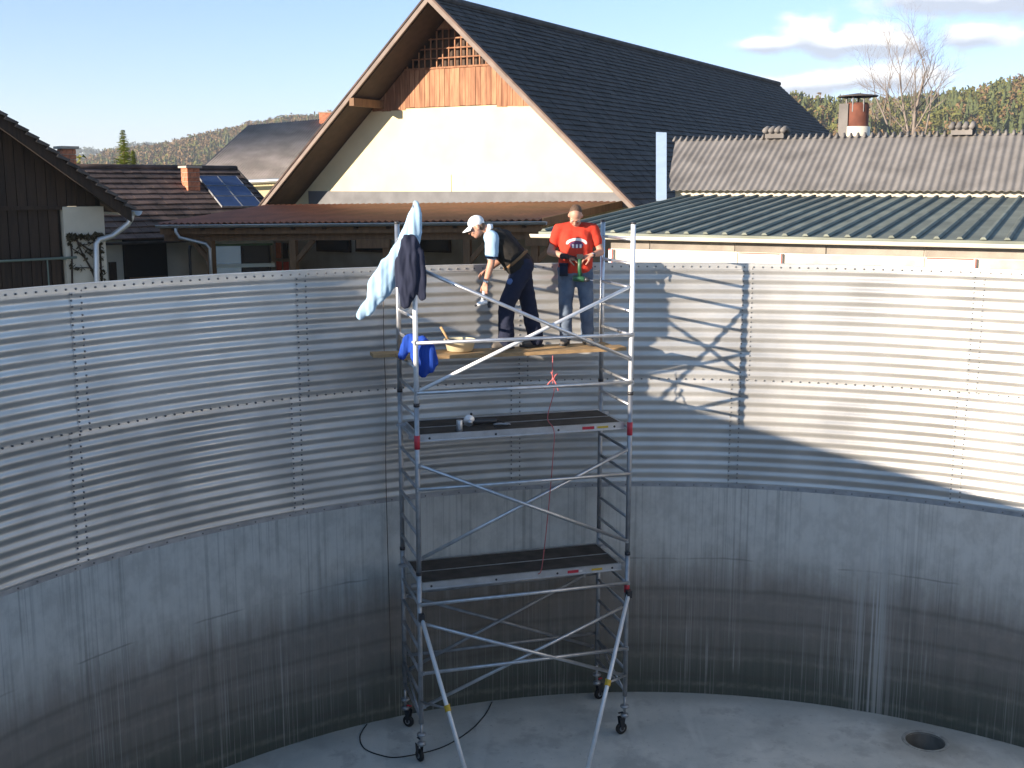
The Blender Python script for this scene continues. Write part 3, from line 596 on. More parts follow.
while u < hw(zs)-.02:
    u1 = min(u+bw, hw(zs)); um = max(abs(u), abs(u1)); zt = min(zl, roofz(um)-.13); z0 = zs-(.05 if u < -1.75 or u > 1.3 else -.02)+random.uniform(-.01, .01)
    if zt-z0 > .05 and not (1.95 < u < 2.15 and False):
        pv = random.uniform(-.008, .008); b = MB(); b.prism([bn(u+.006, WV-.02+pv, z0), bn(u1-.006, WV-.02+pv, z0), bn(u1-.006, WV-.02+pv, zt if abs(u1) >= abs(u) else min(zl, roofz(abs(u1))-.13)), bn(u+.006, WV-.02+pv, min(zl, roofz(abs(u))-.13))], br_*.03); b.build('siding_board', M_WOOD, BARN)
    u = u1
b = MB(); b.prism([bn(-hw(zs), WV+.02, zs), bn(hw(zs), WV+.02, zs), bn(hw(zl), WV+.02, zl), bn(-hw(zl), WV+.02, zl)], br_*.06); b.build('siding_backing', M_WOOD_DK, BARN)
b = MB(); b.box(bn(0, WV-.03, zl), (2*hw(zl), .05, .05), BAX); b.build('lattice_bar', M_WOOD, BARN)
for k in range(-9, 10):
    u = k*.205
    if abs(u) < hw(zl)-.1: zt = roofz(abs(u))-.15; boxo('lattice_bar', bn(u, WV-.025, (zl+zt)/2), (.032, .04, zt-zl), M_WOOD, BARN, BAX)
for k in range(1, 9):
    z = zl+k*.262
    if hw(z) > .1: boxo('lattice_bar', bn(0, WV-.05, z), (2*hw(z), .035, .036), M_WOOD, BARN, BAX)
b = MB(); b.prism([bn(-.0-hw(ZA-.65), WV-.06, ZA-.65), bn(hw(ZA-.65), WV-.06, ZA-.65), bn(0, WV-.06, ZA-.14)], br_*.04); b.build('gable_peak_board', M_WOOD, BARN)
b = MB(); b.box(bn(gz(451, 188)[0], WV-.012, gz(451, 187)[1]), (.03, .02, .70), BAX); b.build('wall_conduit', M_PLASTER_G, BARN)
b = MB(); b.box(bn(.1, WV-.03, gz(447, 198.5)[1]), (BW-1.0, .04, .40), BAX); b.build('wall_shade_strip', mat('painted_shade_grey', (.16, .16, .165), .8, 0, var=.2, vscale=2), BARN)  # grey strip paints the shadow band along the gable's foot
# side and back walls of the barn
b = MB(); b.box(bn(BW/2-.16, WV+.31+(LEN-WV-1)/2, (GZ+roofz(BW/2)-.16)/2), (.3, LEN-WV-1.0, roofz(BW/2)-.16-GZ), BAX); b.build('side_wall', M_PLASTER_G, BARN)
b = MB(); b.box(bn(-BW/2+.16, WV+.31+(LEN-WV-1)/2, (GZ+roofz(BW/2)-.16)/2), (.3, LEN-WV-1.0, roofz(BW/2)-.16-GZ), BAX); b.build('side_wall', M_PLASTER_G, BARN)
b = MB(); b.prism([bn(-BW/2+.31, LEN-.7, GZ), bn(BW/2-.31, LEN-.7, GZ), bn(BW/2-.31, LEN-.7, roofz(BW/2)), bn(0, LEN-.7, ZA-.2), bn(-BW/2+.31, LEN-.7, roofz(BW/2))], br_*.3); b.build('rear_wall', M_PLASTER_G, BARN)

# --- lean-to with brown sheet roof -----------------------------------
LA = at(541, 219.5, 27.0); LS = math.tan(R_(5.0)); ln_ = Vector((-LS*br_.x, -LS*br_.y, 1)).normalized()
LB = onplane(158, 223.5, LA, ln_); LC = onplane(624, 201, LA, ln_); LD = onplane(268, 205, LA, ln_)
LEAN = thing('lean_to_shelter', ((LA+LB)/2).to_2d().to_3d()+UP*GZ, 'open fronted lean-to with brown corrugated roof and grey gutter before the cream gable', 'shelter')
le = (LA-LB).normalized(); lf = UP.cross(le).normalized()
b = MB(); corr_roof(b, LB, LA, LC, LD, 58, .020, .014, 6); b.build('corrugated_roof', M_BROWNROOF, LEAN)
b = MB(); b.prism([LA+Vector((.02, 0, .03)), LC+Vector((.02, 0, .03)), LC+Vector((.02, 0, -.16)), LA+Vector((.02, 0, -.16))], bg_*.04); b.build('verge_board', M_WOOD_BR, LEAN)
def gutter(name, p, q, r, m, parent, out):
    b = MB(); n = 8; d = (q-p).normalized(); L = MB()
    for e in (p, q):
        for k in range(n+1):
            a = math.pi*k/n; L.v.append(tuple(e+out*(math.cos(a)*r)-UP*(math.sin(a)*r)))
        for k in range(n+1):
            a = math.pi*k/n; L.v.append(tuple(e+out*(math.cos(a)*(r-.008))-UP*(math.sin(a)*(r-.008))))
    m_ = 2*(n+1)
    for k in range(n): L.f += [(k, k+1, m_+k+1, m_+k), (n+1+k, m_+n+1+k, m_+n+2+k, n+2+k)]
    for k in (0, n): L.f.append((k, m_+k, m_+n+1+k, n+1+k))
    for e in (0, m_): L.f += [(e+k, e+n+1+k, e+n+2+k, e+k+1) for k in range(n)]
    L.tube([p+out*r, q+out*r], .012, 8); return L.build(name, m, parent, smooth=True)
lo = -lf
gutter('gutter', LB+lo*.06-UP*.05, LA+lo*.06-UP*.05+le*.15, .075, M_GUTTER, LEAN, lo)
def along(p, q, off, drop, sz, nm, m, t0=0., t1=1.):
    a, c = p.lerp(q, t0)+off-UP*drop, p.lerp(q, t1)+off-UP*drop; d = (c-a).normalized(); s_ = UP.cross(d).normalized()
    b = MB(); b.box((a+c)/2, ((c-a).length, sz[0], sz[1]), (d, s_, d.cross(s_))); return b
along(LB, LA, lf*.10, .20, (.06, .18), '', None).build('fascia_board', M_WOOD_BR, LEAN)
along(LB, LA, lf*.32, .36, (.16, .22), '', None).build('eave_beam', M_WOOD_BR, LEAN)
for px_, dx in ((208, 0), (297, 0), (392, 0), (470, 0), (533, 0)):
    t = (px_-158)/(541-158); p = LB.lerp(LA, t)+lf*.32
    if dx == 0:
        boxo('post', Vector((p.x, p.y, (GZ+p.z-.47)/2)), (.17, .17, p.z-.47-GZ), M_WOOD_BR, LEAN, (le, lf, UP))
        for s_ in ((-1,) if px_ < 250 else (1,)):
            a = Vector((p.x, p.y, p.z-1.05)); c = Vector((p.x, p.y, p.z-.47))+le*s_*.55; d = (c-a).normalized(); b = MB(); b.box((a+c)/2, ((c-a).length, .10, .12), (d, lf, d.cross(lf))); b.build('knee_brace', M_WOOD_BR, LEAN)
for k in range(12):
    t = (k+.5)/12; p, q = LB.lerp(LA, t)-UP*.12, LD.lerp(LC, t)-UP*.12; d = (q-p).normalized(); s_ = UP.cross(d).normalized(); b = MB(); b.box((p+q)/2, ((q-p).length, .09, .14), (d, s_, d.cross(s_))); b.build('rafter', M_WOOD_DK, LEAN)
# hanging front panels between the posts (boxes under the beam), back wall with windows
p = LB.lerp(LA, .82)+lf*.25-UP*.62
b = MB(); b.box(LB.lerp(LA, (380-158)/383)+lf*.2-UP*.56, (.9, .08, .22), (le, lf, UP)); b.build('hanging_board', M_WOOD_BR, LEAN)
b = MB(); b.box(LB.lerp(LA, .985)+lf*.3-UP*.45, (.55, .3, .35), (le, lf, UP)); b.build('beam_end', M_WOOD_BR, LEAN)
wl = bn(-BW/2-.05, WV+.05, GZ); wl2 = wl-bg_*3.6
b = MB(); b.box((wl+wl2)/2+UP*1.42+br_*.0, (3.6, .25, 2.84), BAX); b.build('plaster_wall', M_PLASTER_G, LEAN)
b = MB(); b.prism([bn(-BW/2, WV-.03, GZ), bn(BW/2-.3, WV-.03, GZ), bn(BW/2-.3, WV-.03, GZ+2.75), bn(-BW/2, WV-.03, GZ+2.75)], br_*.025); b.build('rear_wall', mat('shaded_plaster', (.27, .245, .20), .95, 0, var=.2, vscale=2), LEAN)  # thin dark sheet: the shelter's shade put into the plaster colour
for x0, x1 in ((318, 352), (357, 388), (420, 452)):
    u0, u1 = gz(x0, 245)[0], gz(x1, 245)[0]; zc = gz((x0+x1)/2, 245)[1]; b = MB(); b.box(bn((u0+u1)/2, WV-.06, zc), (u1-u0, .06, .42), BAX); wf = b.build('window_frame', M_WOOD_DK, LEAN)
    b = MB(); b.box(bn((u0+u1)/2, WV-.095, zc), (u1-u0-.12, .01, .30), BAX); b.build('window_pane', M_GLASS, wf)
# white window with red brick under it
u0, u1 = gz(277, 255)[0], gz(291, 255)[0]; za, zb = gz(284, 268)[1], gz(284, 241)[1]; uc = (u0+u1)/2
b = MB(); b.box(bn(uc, WV-.05, (za+zb)/2-.4), (u1-u0+.1, .05, zb-za+.8), BAX); wf = b.build('window_frame', M_WHITE, LEAN)
for s_ in (-1, 1):
    b = MB(); b.box(bn(uc+s_*(u1-u0)*.25, WV-.085, zb-.30), ((u1-u0)*.36, .02, .50), BAX); b.build('window_pane', M_BRICK if s_ < 0 else M_GLASS, wf)
    b = MB(); b.box(bn(uc+s_*(u1-u0)*.25, WV-.085, zb-.86), ((u1-u0)*.36, .02, .42), BAX); b.build('red_door_panel', M_REDPAINT, wf)
# rain pipe dropping from the gutter on the left
b = MB(); p = LB.lerp(LA, .055)+lo*.06-UP*.12; b.tube([p, p-UP*.10, p+le*.10-UP*.25, p+le*.75-UP*.42+lf*.2, p+le*.83-UP*.55+lf*.25, p+le*.83-UP*2.6+lf*.25], .045, 10); b.build('downpipe', M_GUTTER, LEAN, smooth=True)

# --- block walled shed with green roof --------------------------------
SY = R_(27); ss, sr = Vector((math.cos(SY), -math.sin(SY), 0)), Vector((math.sin(SY), math.cos(SY), 0)); SAX = (ss, sr, UP)
G0 = Vector((1.45, 18.07, 0)); ZG = at(612, 236, 18).z+.02
def sh(s, r, z): return G0+ss*s+sr*r+UP*z
SHED = thing('block_shed', sh(4, .5, GZ), 'low shed of pale concrete blocks with dark green ribbed roof and cream gutter', 'shed')
GL, GD = 12.5, 7.4; gs = .068; s00 = -1.12
gp = lambda s, r: sh(s, r, ZG+.03+gs*r)
b = MB(); b.prism([gp(s00, -.05), gp(GL, -.05), gp(GL, GD), gp(s00, GD)], -UP*.05); b.build('roof_sheet', M_GREENROOF, SHED)
dr = (gp(0, 1)-gp(0, 0)).normalized(); dn_ = ss.cross(dr).normalized()
k = 0
s = s00+.08
while s < GL:
    b_ = 'rib'; c = gp(s, GD/2-.03)+dn_*.012
    key = ('rib',)
    if key not in _cache:
        m_ = MB(); L_ = GD/math.cos(math.atan(gs)); m_.add([(-.045, -L_/2, 0), (.045, -L_/2, 0), (.02, -L_/2, .032), (-.02, -L_/2, .032), (-.045, L_/2, 0), (.045, L_/2, 0), (.02, L_/2, .032), (-.02, L_/2, .032)], [(0, 1, 2, 3), (7, 6, 5, 4), (1, 5, 6, 2), (2, 6, 7, 3), (3, 7, 4, 0)]); _cache[key] = m_.mesh('roof_rib', M_GREENROOF)
    o = bpy.data.objects.new('roof_rib', _cache[key]); COL.objects.link(o); reg(o, Matrix.Translation(c) @ Matrix((ss, dr, dn_)).transposed().to_4x4(), SHED); s += .30
gutter('gutter', sh(s00-.1, -.12, ZG-.02), sh(GL, -.12, ZG-.02), .05, M_CREAMGUT, SHED, -sr)
b = MB(); b.box(sh(GL/2-.1, .0, ZG-.04), (GL+.2, .03, .07), SAX); b.build('fascia_board', M_WHITE, SHED)
zt = ZG-.075; wr = .22
b = MB(); b.box(sh(GL/2, wr+.05, (GZ+zt)/2), (GL-.1, .18, zt-GZ), SAX); b.build('wall_core', M_MORTAR, SHED)
b = MB(); b.box(sh(GL/2, .10, zt+.015), (GL-.1, .2, .02), SAX); b.build('eave_soffit', M_WHITE, SHED)
# top course of long blocks, a course of panels with white insulation boards, more blocks lower down
bl = 1.36; s = -.95+.3
k = 0
h1, h2 = .135, .20
while s < GL-.3:
    e0, e1 = max(s, .05), min(s+bl, GL-.1)
    boxo('wall_block', sh((e0+e1)/2, wr-.01+random.uniform(-.006, .006), zt-.012-h1/2), (e1-e0-.016, .10, h1), M_BLOCK, SHED, SAX)
    for row in range(1, 9):
        z_ = zt-.03-h1-h2-.26*row+.12
        if z_ > GZ: boxo('wall_block', sh((e0+e1)/2, wr-.005+random.uniform(-.006, .006), z_), (e1-e0-.022, .09, .245), M_BLOCK, SHED, SAX)
    s += bl; k += 1
def sfrom(px):   # distance along the wall at picture column
    d = ray(px, 250); o = sh(0, wr, 0); k_ = d.x/d.y; return (k_*o.y-o.x)/(ss.x-k_*ss.y)
for x0, x1, m_ in ((596, 615, 'w'), (617, 739, 'p'), (741, 784, 'w'), (786, 926, 'p'), (928, 978, 'w'), (980, 1120, 'p'), (1122, 1180, 'w')):
    e0, e1 = max(sfrom(x0), .03), sfrom(x1)
    if m_ == 'p': boxo('wall_panel', sh((e0+e1)/2, wr-.008, zt-.03-h1-h2/2), (e1-e0-.02, .10, h2), mat('pale_wall_panel', (.46, .43, .37), .9, 0, var=.3, vscale=3) if 'pale_wall_panel' not in bpy.data.materials else bpy.data.materials['pale_wall_panel'], SHED, SAX)
    else:
        o = boxo('insulation_board', sh((e0+e1)/2, wr-.03, zt-.03-h1-h2/2), (e1-e0, .12, h2+.01), M_WHITE, SHED, SAX)
        b = MB(); b.box(sh(e1-.012, wr-.095, zt-.03-h1-h2/2), (.016, .012, h2+.012), SAX); b.build('red_edge', M_REDPAINT, SHED)
        b = MB(); b.box(sh((e0+e1)/2-.02, wr-.094, zt-.03-h1+.0), (e1-e0-.04, .010, .018), SAX); b.build('red_edge', M_REDPAINT, SHED)

# --- long barn with corrugated fibre cement roof -----------------------
ZC = ZG+.03+gs*GD+.16; rs = math.tan(R_(28)); CD = 2.15
def cr(s, r): return sh(s, GD-.10+r, ZC+rs*r)
LONG = thing('long_barn', sh(8, GD+4, GZ), 'long low barn with a grey brown corrugated roof behind the green one', 'barn')
s0c = (lambda d, o: ((d.x/d.y)*o.y-o.x)/(ss.x-(d.x/d.y)*ss.y))(ray(668, 195), sh(0, GD-.1, 0)); CL = 16.5
b = MB(); corr_roof(b, cr(s0c-.6, -.06), cr(s0c+CL, -.06), cr(s0c+CL, CD), cr(s0c-.6, CD), int((CL+.6)/.15), .014, .012, 8, rows=1, cut=lambda t: max(0, min(.98, 1-t*(CL+.6)/.6))); b.build('corrugated_roof', M_ETERNIT, LONG)
b = MB(); zc_ = ZC+rs*CD; bk = lambda s, r: sh(s, GD-.1+CD+r, zc_-rs*r); corr_roof(b, bk(s0c+CL, CD), bk(s0c, CD), bk(s0c, 0.01), bk(s0c+CL, 0.01), int(CL/.15), .014, .012, 8); b.build('corrugated_roof', M_ETERNIT, LONG)
n_ = int(CL/.15)
rc = MB()
for k in range(-4, n_):
    s = s0c+k*CL/n_; rc.tube([cr(s, CD-.14)+UP*.028, cr(s, CD)+UP*.045, bk(s, .14)+UP*.028], .030, 6)
o = rc.build('ridge_capping', M_ETERNIT, LONG, smooth=True); o['kind'] = 'stuff'
b = MB(); b.prism([sh(s0c+.1, GD+.1, GZ), sh(s0c+.1, GD-.2+2*CD, GZ), sh(s0c+.1, GD-.2+2*CD, ZC-.05), sh(s0c+.1, GD-.1+CD, zc_-.08), sh(s0c+.1, GD+.1, ZC-.02)], ss*(CL-.2)); b.build('barn_walls', M_PLASTER_G, LONG)
for px_ in (777, 963):
    o_ = sh(0, GD-.1+CD, 0); d = ray(px_, 127); k_ = d.x/d.y; s = (k_*o_.y-o_.x)/(ss.x-k_*ss.y)
    b = MB()
    for dv in (-.2, .2): b.box(sh(s, GD-.1+CD+dv, zc_+.06), (.42, .05, .18), SAX)
    v_ = b.build('ridge_vent', M_ETERNIT, LONG)
    for k in range(4): rb = MB(); rb.tube([sh(s-.2+k*.133, GD-.1+CD-.3, zc_+.13), sh(s-.2+k*.133, GD-.1+CD, zc_+.20), sh(s-.2+k*.133, GD-.1+CD+.3, zc_+.13)], .06, 6); rb.build('vent_cover', M_ETERNIT, v_, smooth=True)
# rusty exhaust flue with a flat rain hat
o_ = sh(0, GD-.1+CD+.5, 0); d = ray(857, 115); k_ = d.x/d.y; s = (k_*o_.y-o_.x)/(ss.x-k_*ss.y); fc = sh(s, GD-.1+CD+.5, 0); fz = at(857, 128, fc.y).z; fz2 = at(857, 103, fc.y).z; fz3 = at(857, 96.5, fc.y).z; fr_ = 11*fc.y/F_PX
b = MB(); b.lathe([(fr_+.03, fz-.6), (fr_+.03, fz+.03), (fr_, fz+.05), (fr_, fz2-.05), (fr_*.9, fz2), (fr_*.86, fz2), (fr_*.86, fz2-.1)], 28, (fc.x, fc.y, 0)); fl = b.build('flue', M_RUST, LONG, smooth=True)
b = MB(); b.lathe([(fr_+.02, fz-.55), (fr_+.045, fz-.5), (fr_+.045, fz+.02), (fr_+.01, fz+.04)], 28, (fc.x, fc.y, 0)); b.build('flue_collar', M_CREAMGUT, fl, smooth=True)
b = MB(); b.lathe([(.02, fz3+.07), (fr_*1.72, fz3+.015), (fr_*1.72, fz3-.01), (.02, fz3+.03)], 30, (fc.x, fc.y, 0)); b.build('rain_hat', M_TILE_DK, fl)
for a in (2.9, 1.2, 5.0, 4.0): b = MB(); q = Vector((fc.x+fr_*.95*math.cos(a), fc.y+fr_*.95*math.sin(a), 0)); b.tube([q+UP*(fz2-.2), q+UP*fz3], .022, 6); b.build('hat_strut', M_DKM, fl)
b = MB(); b.hexa([fc+ss*x+sr*y+UP*z for z in (fz-.3, fz2-.02) for x, y in ((-fr_-.10, -.25), (-fr_+.10, -.25), (-fr_+.10, .12), (-fr_-.10, .12))]); b.build('flue_side_box', M_ETERNIT, fl)
# pale blue flashing sheet at the roof's end
cn_ = ss.cross((cr(0, 1)-cr(0, 0)).normalized()).normalized(); po = cr(s0c, 0)+cn_*.06
q = [onplane(x, y, po, cn_) for x, y in ((656, 199), (666.5, 198), (666.5, 132.5), (656, 132))]
b = MB(); b.prism(q, -cn_*.05); b.build('end_flashing', M_BLUEFLASH, LONG)

# --- tiled house with solar panels --------------------------------------
H2 = at(235, 169.4, 37.0); hd = Vector((math.cos(R_(43)), math.sin(R_(43)), 0)); hf = Vector((math.sin(R_(43)), -math.cos(R_(43)), 0)); hs = math.tan(R_(30)); HAX = (hd, hf, UP)
def hp(s, f, dz=0): return H2+hd*s+hf*f+UP*(-hs*abs(f)+dz)
HLEN = 8.0; HE = 3.35
HOUSE = thing('tiled_house', Vector((*hp(-HLEN/2, 0).to_2d(), GZ)), 'brown tiled house with blue solar panels and a brick chimney on its roof', 'house')
for k in range(13):       # visible slope course by course
    f1, f0 = HE*(k+1)/13+.03, HE*k/13
    b = MB(); rows_roof(b, hp(-HLEN, f1), hp(0, f1), hp(0, f0), hp(-HLEN, f0), 1, .03, .036, .27); b.build('tile_course', M_TILE_BR, HOUSE)
b = MB(); b.hexa([hp(-HLEN, -HE, -.06), hp(0, -HE, -.06), hp(0, 0, -.06), hp(-HLEN, 0, -.06), hp(-HLEN, -HE), hp(0, -HE), hp(0, 0), hp(-HLEN, 0)]); b.build('rear_roof', M_TILE_BR, HOUSE)
b = MB(); b.tube([hp(-HLEN, 0, .03), hp(.05, 0, .03)], .09, 10); b.build('ridge_tiles', M_TILE_BR, HOUSE, smooth=True)
b = MB(); b.prism([hp(.0, HE, .06), hp(0, 0, .06), hp(0, 0, -.16), hp(0, HE, -.16)], hd*.06); b.build('verge_board', M_TILE_DK, HOUSE)
ht = hp(0, HE-.5).z-.15
b = MB(); b.prism([hp(-.5, HE-.55).to_2d().to_3d()+UP*GZ, hp(-.5, -HE+.5).to_2d().to_3d()+UP*GZ, hp(-.5, -HE+.5, -.12), hp(-.5, 0, -.14), hp(-.5, HE-.55, -.12)], -hd*(HLEN-1)); b.build('house_walls', M_PLASTER_G, HOUSE)
gutter('gutter', hp(-HLEN, HE+.09, -.02), hp(.05, HE+.09, -.02), .07, M_TILE_DK, HOUSE, hf)
pn = Vector((hf*hs+UP)).normalized(); po = hp(0, 1)+pn*.11
qd = [onplane(x, y, po, pn) for x, y in ((222, 206.5), (264, 206.5), (236, 175.5), (197.5, 175.5))]
for i in range(3):
    for j in range(2):
        bl_ = lambda a, c: qd[0].lerp(qd[1], a).lerp(qd[3].lerp(qd[2], a), c)
        e = .014; c4 = [bl_((j+u)/2+(e if u == 0 else -e), (i+v)/3+(e if v == 0 else -e)) for u, v in ((0, 0), (1, 0), (1, 1), (0, 1))]
        b = MB(); b.hexa([q-pn*.05 for q in c4]+c4); pv = b.build('solar_panel', M_PV, HOUSE)
        cc_ = sum(c4, Vector())/4; m4 = [cc_+(q-cc_)*1.035 for q in c4]; b = MB()
        for k in range(4): k2 = (k+1) % 4; b.hexa([m4[k]-pn*.05, m4[k2]-pn*.05, c4[k2]-pn*.05, c4[k]-pn*.05, m4[k]+pn*.006, m4[k2]+pn*.006, c4[k2]+pn*.006, c4[k]+pn*.006])
        b.build('panel_frame', M_ALU_DULL, pv)
def brick_chimney(parent, c, w_, d_, z0, z1, ax, cap=True, rows=None):
    core = MB(); core.box(c+UP*((z0+z1)/2), (w_-.03, d_-.03, z1-z0), ax); ch = core.build('chimney', M_CONC_PL, parent)
    nr = rows or int((z1-z0)/.12)
    hh = (z1-z0)/nr
    for r in range(nr):
        off = .5*(r % 2); z = z0+(r+.5)*hh
        for a, bb_, ln, sg in ((ax[0], ax[1], w_, 1), (ax[0], ax[1], w_, -1), (ax[1], ax[0], d_, 1), (ax[1], ax[0], d_, -1)):
            n_ = 2; half = (d_ if ln is w_ and a is ax[0] else w_)/2
            cuts = [0, .5, 1] if off == 0 else [0, .25, .75, 1]
            for q0, q1 in zip(cuts, cuts[1:]):
                boxo('brick', c+a*((q0+q1)/2-.5)*ln+bb_*sg*(half-.012)+UP*z, (ln*(q1-q0)-.012, .03, hh-.014), M_BRICK, ch, (a, UP.cross(a), UP))
    if cap:
        b = MB(); b.box(c+UP*(z1+.03), (w_+.12, d_+.12, .06), ax); b.build('chimney_cap', M_CONC_PL, ch)
    return ch
cp = onplane(191, 188, hp(0, 1), pn); brick_chimney(HOUSE, Vector((cp.x, cp.y, 0)), .40, .40, cp.z-.35, at(191, 168, cp.y).z, HAX)
# front of the house below the eave: dark barn door between pale piers
hw_ = lambda px_, y_: onplane(px_, y_, hp(0, HE-.55), hf)
def hq(x0, x1, z0, z1, th, m, nm, off=.03):
    p, q = hw_(x0, 240), hw_(x1, 240); c = (p+q)/2; c.z = (z0+z1)/2; b = MB(); b.box(c+hf*(off), ((q-p).length, th, z1-z0), HAX); return b.build(nm, m, HOUSE)
hq(122, 165, GZ, ht-.02, .08, M_DARK, 'barn_door_opening'); hq(126, 163, GZ, GZ+1.55, .10, M_WOOD_BR, 'low_door', .06)
wf = hq(107, 114, GZ+1.3, GZ+2.0, .07, M_WOOD_DK, 'window_frame')
# --- dark wooden barn on the left ------------------------------------------
WA = R_(42); wd, wb = Vector((math.cos(WA), math.sin(WA), 0)), Vector((-math.sin(WA), math.cos(WA), 0)); WAX = (wd, wb, UP)
W0 = at(105, 240, 20.0); W0.z = 0
def wp(s, r, z): return W0+wd*s+wb*r+UP*z
def won(x, y, r=0): p = onplane(x, y, wp(0, r, 0), wb); return (p-W0).dot(wd), p.z
sE, zE = won(134, 210, -.35); sT, zT = won(0, 113, -.35); wsl = (zT-zE)/(sE-sT)
rz = lambda s: zE+wsl*(sE-s)
WOODB = thing('wooden_barn', wp(-3, 0, GZ), 'dark weathered board barn at the far left with a steep stepped tile verge', 'barn')
sR = -2.75                           # ridge position
WL = 12.0
nn = Vector((wd*wsl+UP)).normalized()
for k in range(20):
    a0, a1 = k/20, (k+1.05)/20; s0_, s1_ = sE+(sR-sE)*a0, sE+(sR-sE)*min(a1, 1)
    b = MB(); P_ = lambda s, r: wp(s, r, rz(s)); A, B_, C, D = P_(s0_, -.42), P_(s0_, WL), P_(s1_, WL), P_(s1_, -.42)
    b.hexa([A+nn*.005, B_+nn*.005, C-nn*.05, D-nn*.05, A+nn*.045, B_+nn*.045, C+nn*.008, D+nn*.008]); b.build('tile_course', M_TILE_DK, WOODB)
b = MB(); P_ = lambda s, r, dz: wp(s, r, rz(s)+dz); b.hexa([P_(sE-.05, -.36, -.24), P_(sE-.05, -.30, -.24), P_(sR, -.30, -.24), P_(sR, -.36, -.24), P_(sE-.05, -.36, -.03), P_(sE-.05, -.30, -.03), P_(sR, -.30, -.03), P_(sR, -.36, -.03)]); b.build('barge_board', M_WOOD_DK, WOODB)
b = MB(); b.hexa([P_(sE-.1, -.29, -.12), P_(sE-.1, WL, -.12), P_(sR, WL, -.12), P_(sR, -.29, -.12), P_(sE-.1, -.29, -.055), P_(sE-.1, WL, -.055), P_(sR, WL, -.055), P_(sR, -.29, -.055)]); b.build('roof_boarding', M_WOOD_DK, WOODB)
s62, zsp = won(62, 206.5); s105 = 0.
b = MB(); b.prism([wp(2*sR, .12, GZ), wp(s62, .12, GZ), wp(s62, .12, zsp), wp(0, .12, zsp), wp(0, .12, rz(0)-.14), wp(sR, .12, rz(sR)-.14), wp(2*sR, .12, rz(0)-.14)], wb*.2); b.build('wall_backing', M_DARK, WOODB)
b = MB(); b.box(wp((s62+0)/2+.0, .1, (GZ+zsp)/2), (-s62, .24, zsp-GZ-.01), WAX); b.build('plaster_wall', M_PLASTER_G, WOODB)
b = MB(); b.box(wp(-.12, .23+WL/2, (GZ+rz(0)-.16)/2), (.24, WL-.3, rz(0)-.16-GZ), WAX); b.build('side_wall', M_PLASTER_G, WOODB)
b = MB(); b.hexa([wp(s, r, z) for z in (0, 1) for s, r in ((2*sR, .3), (2*sR+.1, .3), (2*sR+.1, WL), (2*sR, WL))]) if False else None
bw = .165; s = sR
while s < sE-.25:
    e1 = min(s+bw, sE-.2)
    z0 = zsp-.01 if True else GZ; za, zb = rz(s)-.13, rz(e1)-.13; pv = random.uniform(-.012, .012); zz0 = z0+random.uniform(-.015, .015)
    if zb > zz0+.06: b = MB(); b.prism([wp(s+.006, .04+pv, zz0), wp(e1-.006, .04+pv, zz0), wp(e1-.006, .04+pv, zb), wp(s+.006, .04+pv, za)], wb*.03); b.build('wall_board', M_WOOD_DK, WOODB)
    if e1 < s62+.02: boxo('wall_board', wp((s+e1)/2, .075+random.uniform(-.012, .012), (GZ+zsp-.03)/2), (bw-.012, .03, zsp-.03-GZ), M_WOOD_DK, WOODB, WAX)
    s = e1
b = MB(); b.box(wp((sR+s62)/2, .02, zsp-.02), (s62-sR, .05, .07), WAX); b.build('cover_strip', M_WOOD_DK, WOODB)
sx_, zx_ = won(62, 258, -.1); M_PIPE = mat('green_grey_pipe', (.10, .14, .12), .5)
b = MB(); b.tube([wp(sR, -.1, zx_-.02), wp(sx_+.25, -.1, zx_)], .022, 10); b.build('wall_rail', M_PIPE, WOODB, smooth=True)
for q in (-.55,): b = MB(); b.box(wp(sx_+.6+q, -.03, zx_-.01), (.04, .16, .05), WAX); b.build('rail_bracket', M_PIPE, WOODB); b = MB(); b.box(wp(sx_+.3+q, -.10, zx_-.42), (.02, .02, .8), WAX); b.build('rail_post', M_PIPE, WOODB)
gutter('eave_gutter', wp(sE+.05, -.4, zE-.03), wp(sE+.05, WL, zE-.03), .07, M_GUTTER, WOODB, wd)
pts = [(132, 213), (131, 219), (128, 224), (112, 236), (99, 240), (96, 244), (97, 290), (97.5, 330)]
b = MB(); w3 = []
for i, (x, y) in enumerate(pts): ss_, zz_ = won(x, y, -.12-.12*max(0, 3-i)/3); w3.append(wp(ss_, -.12-.12*max(0, 3-i)/3, zz_))
w3[-1].z = GZ; b.tube(w3, .05, 12); b.build('downpipe', M_GUTTER, WOODB, smooth=True)
cs, cz = won(67, 160, 7.0); brick_chimney(WOODB, wp(cs, 7.0, 0), .30, .34, rz(cs)-.4, won(66, 149, 7.0)[1], WAX)
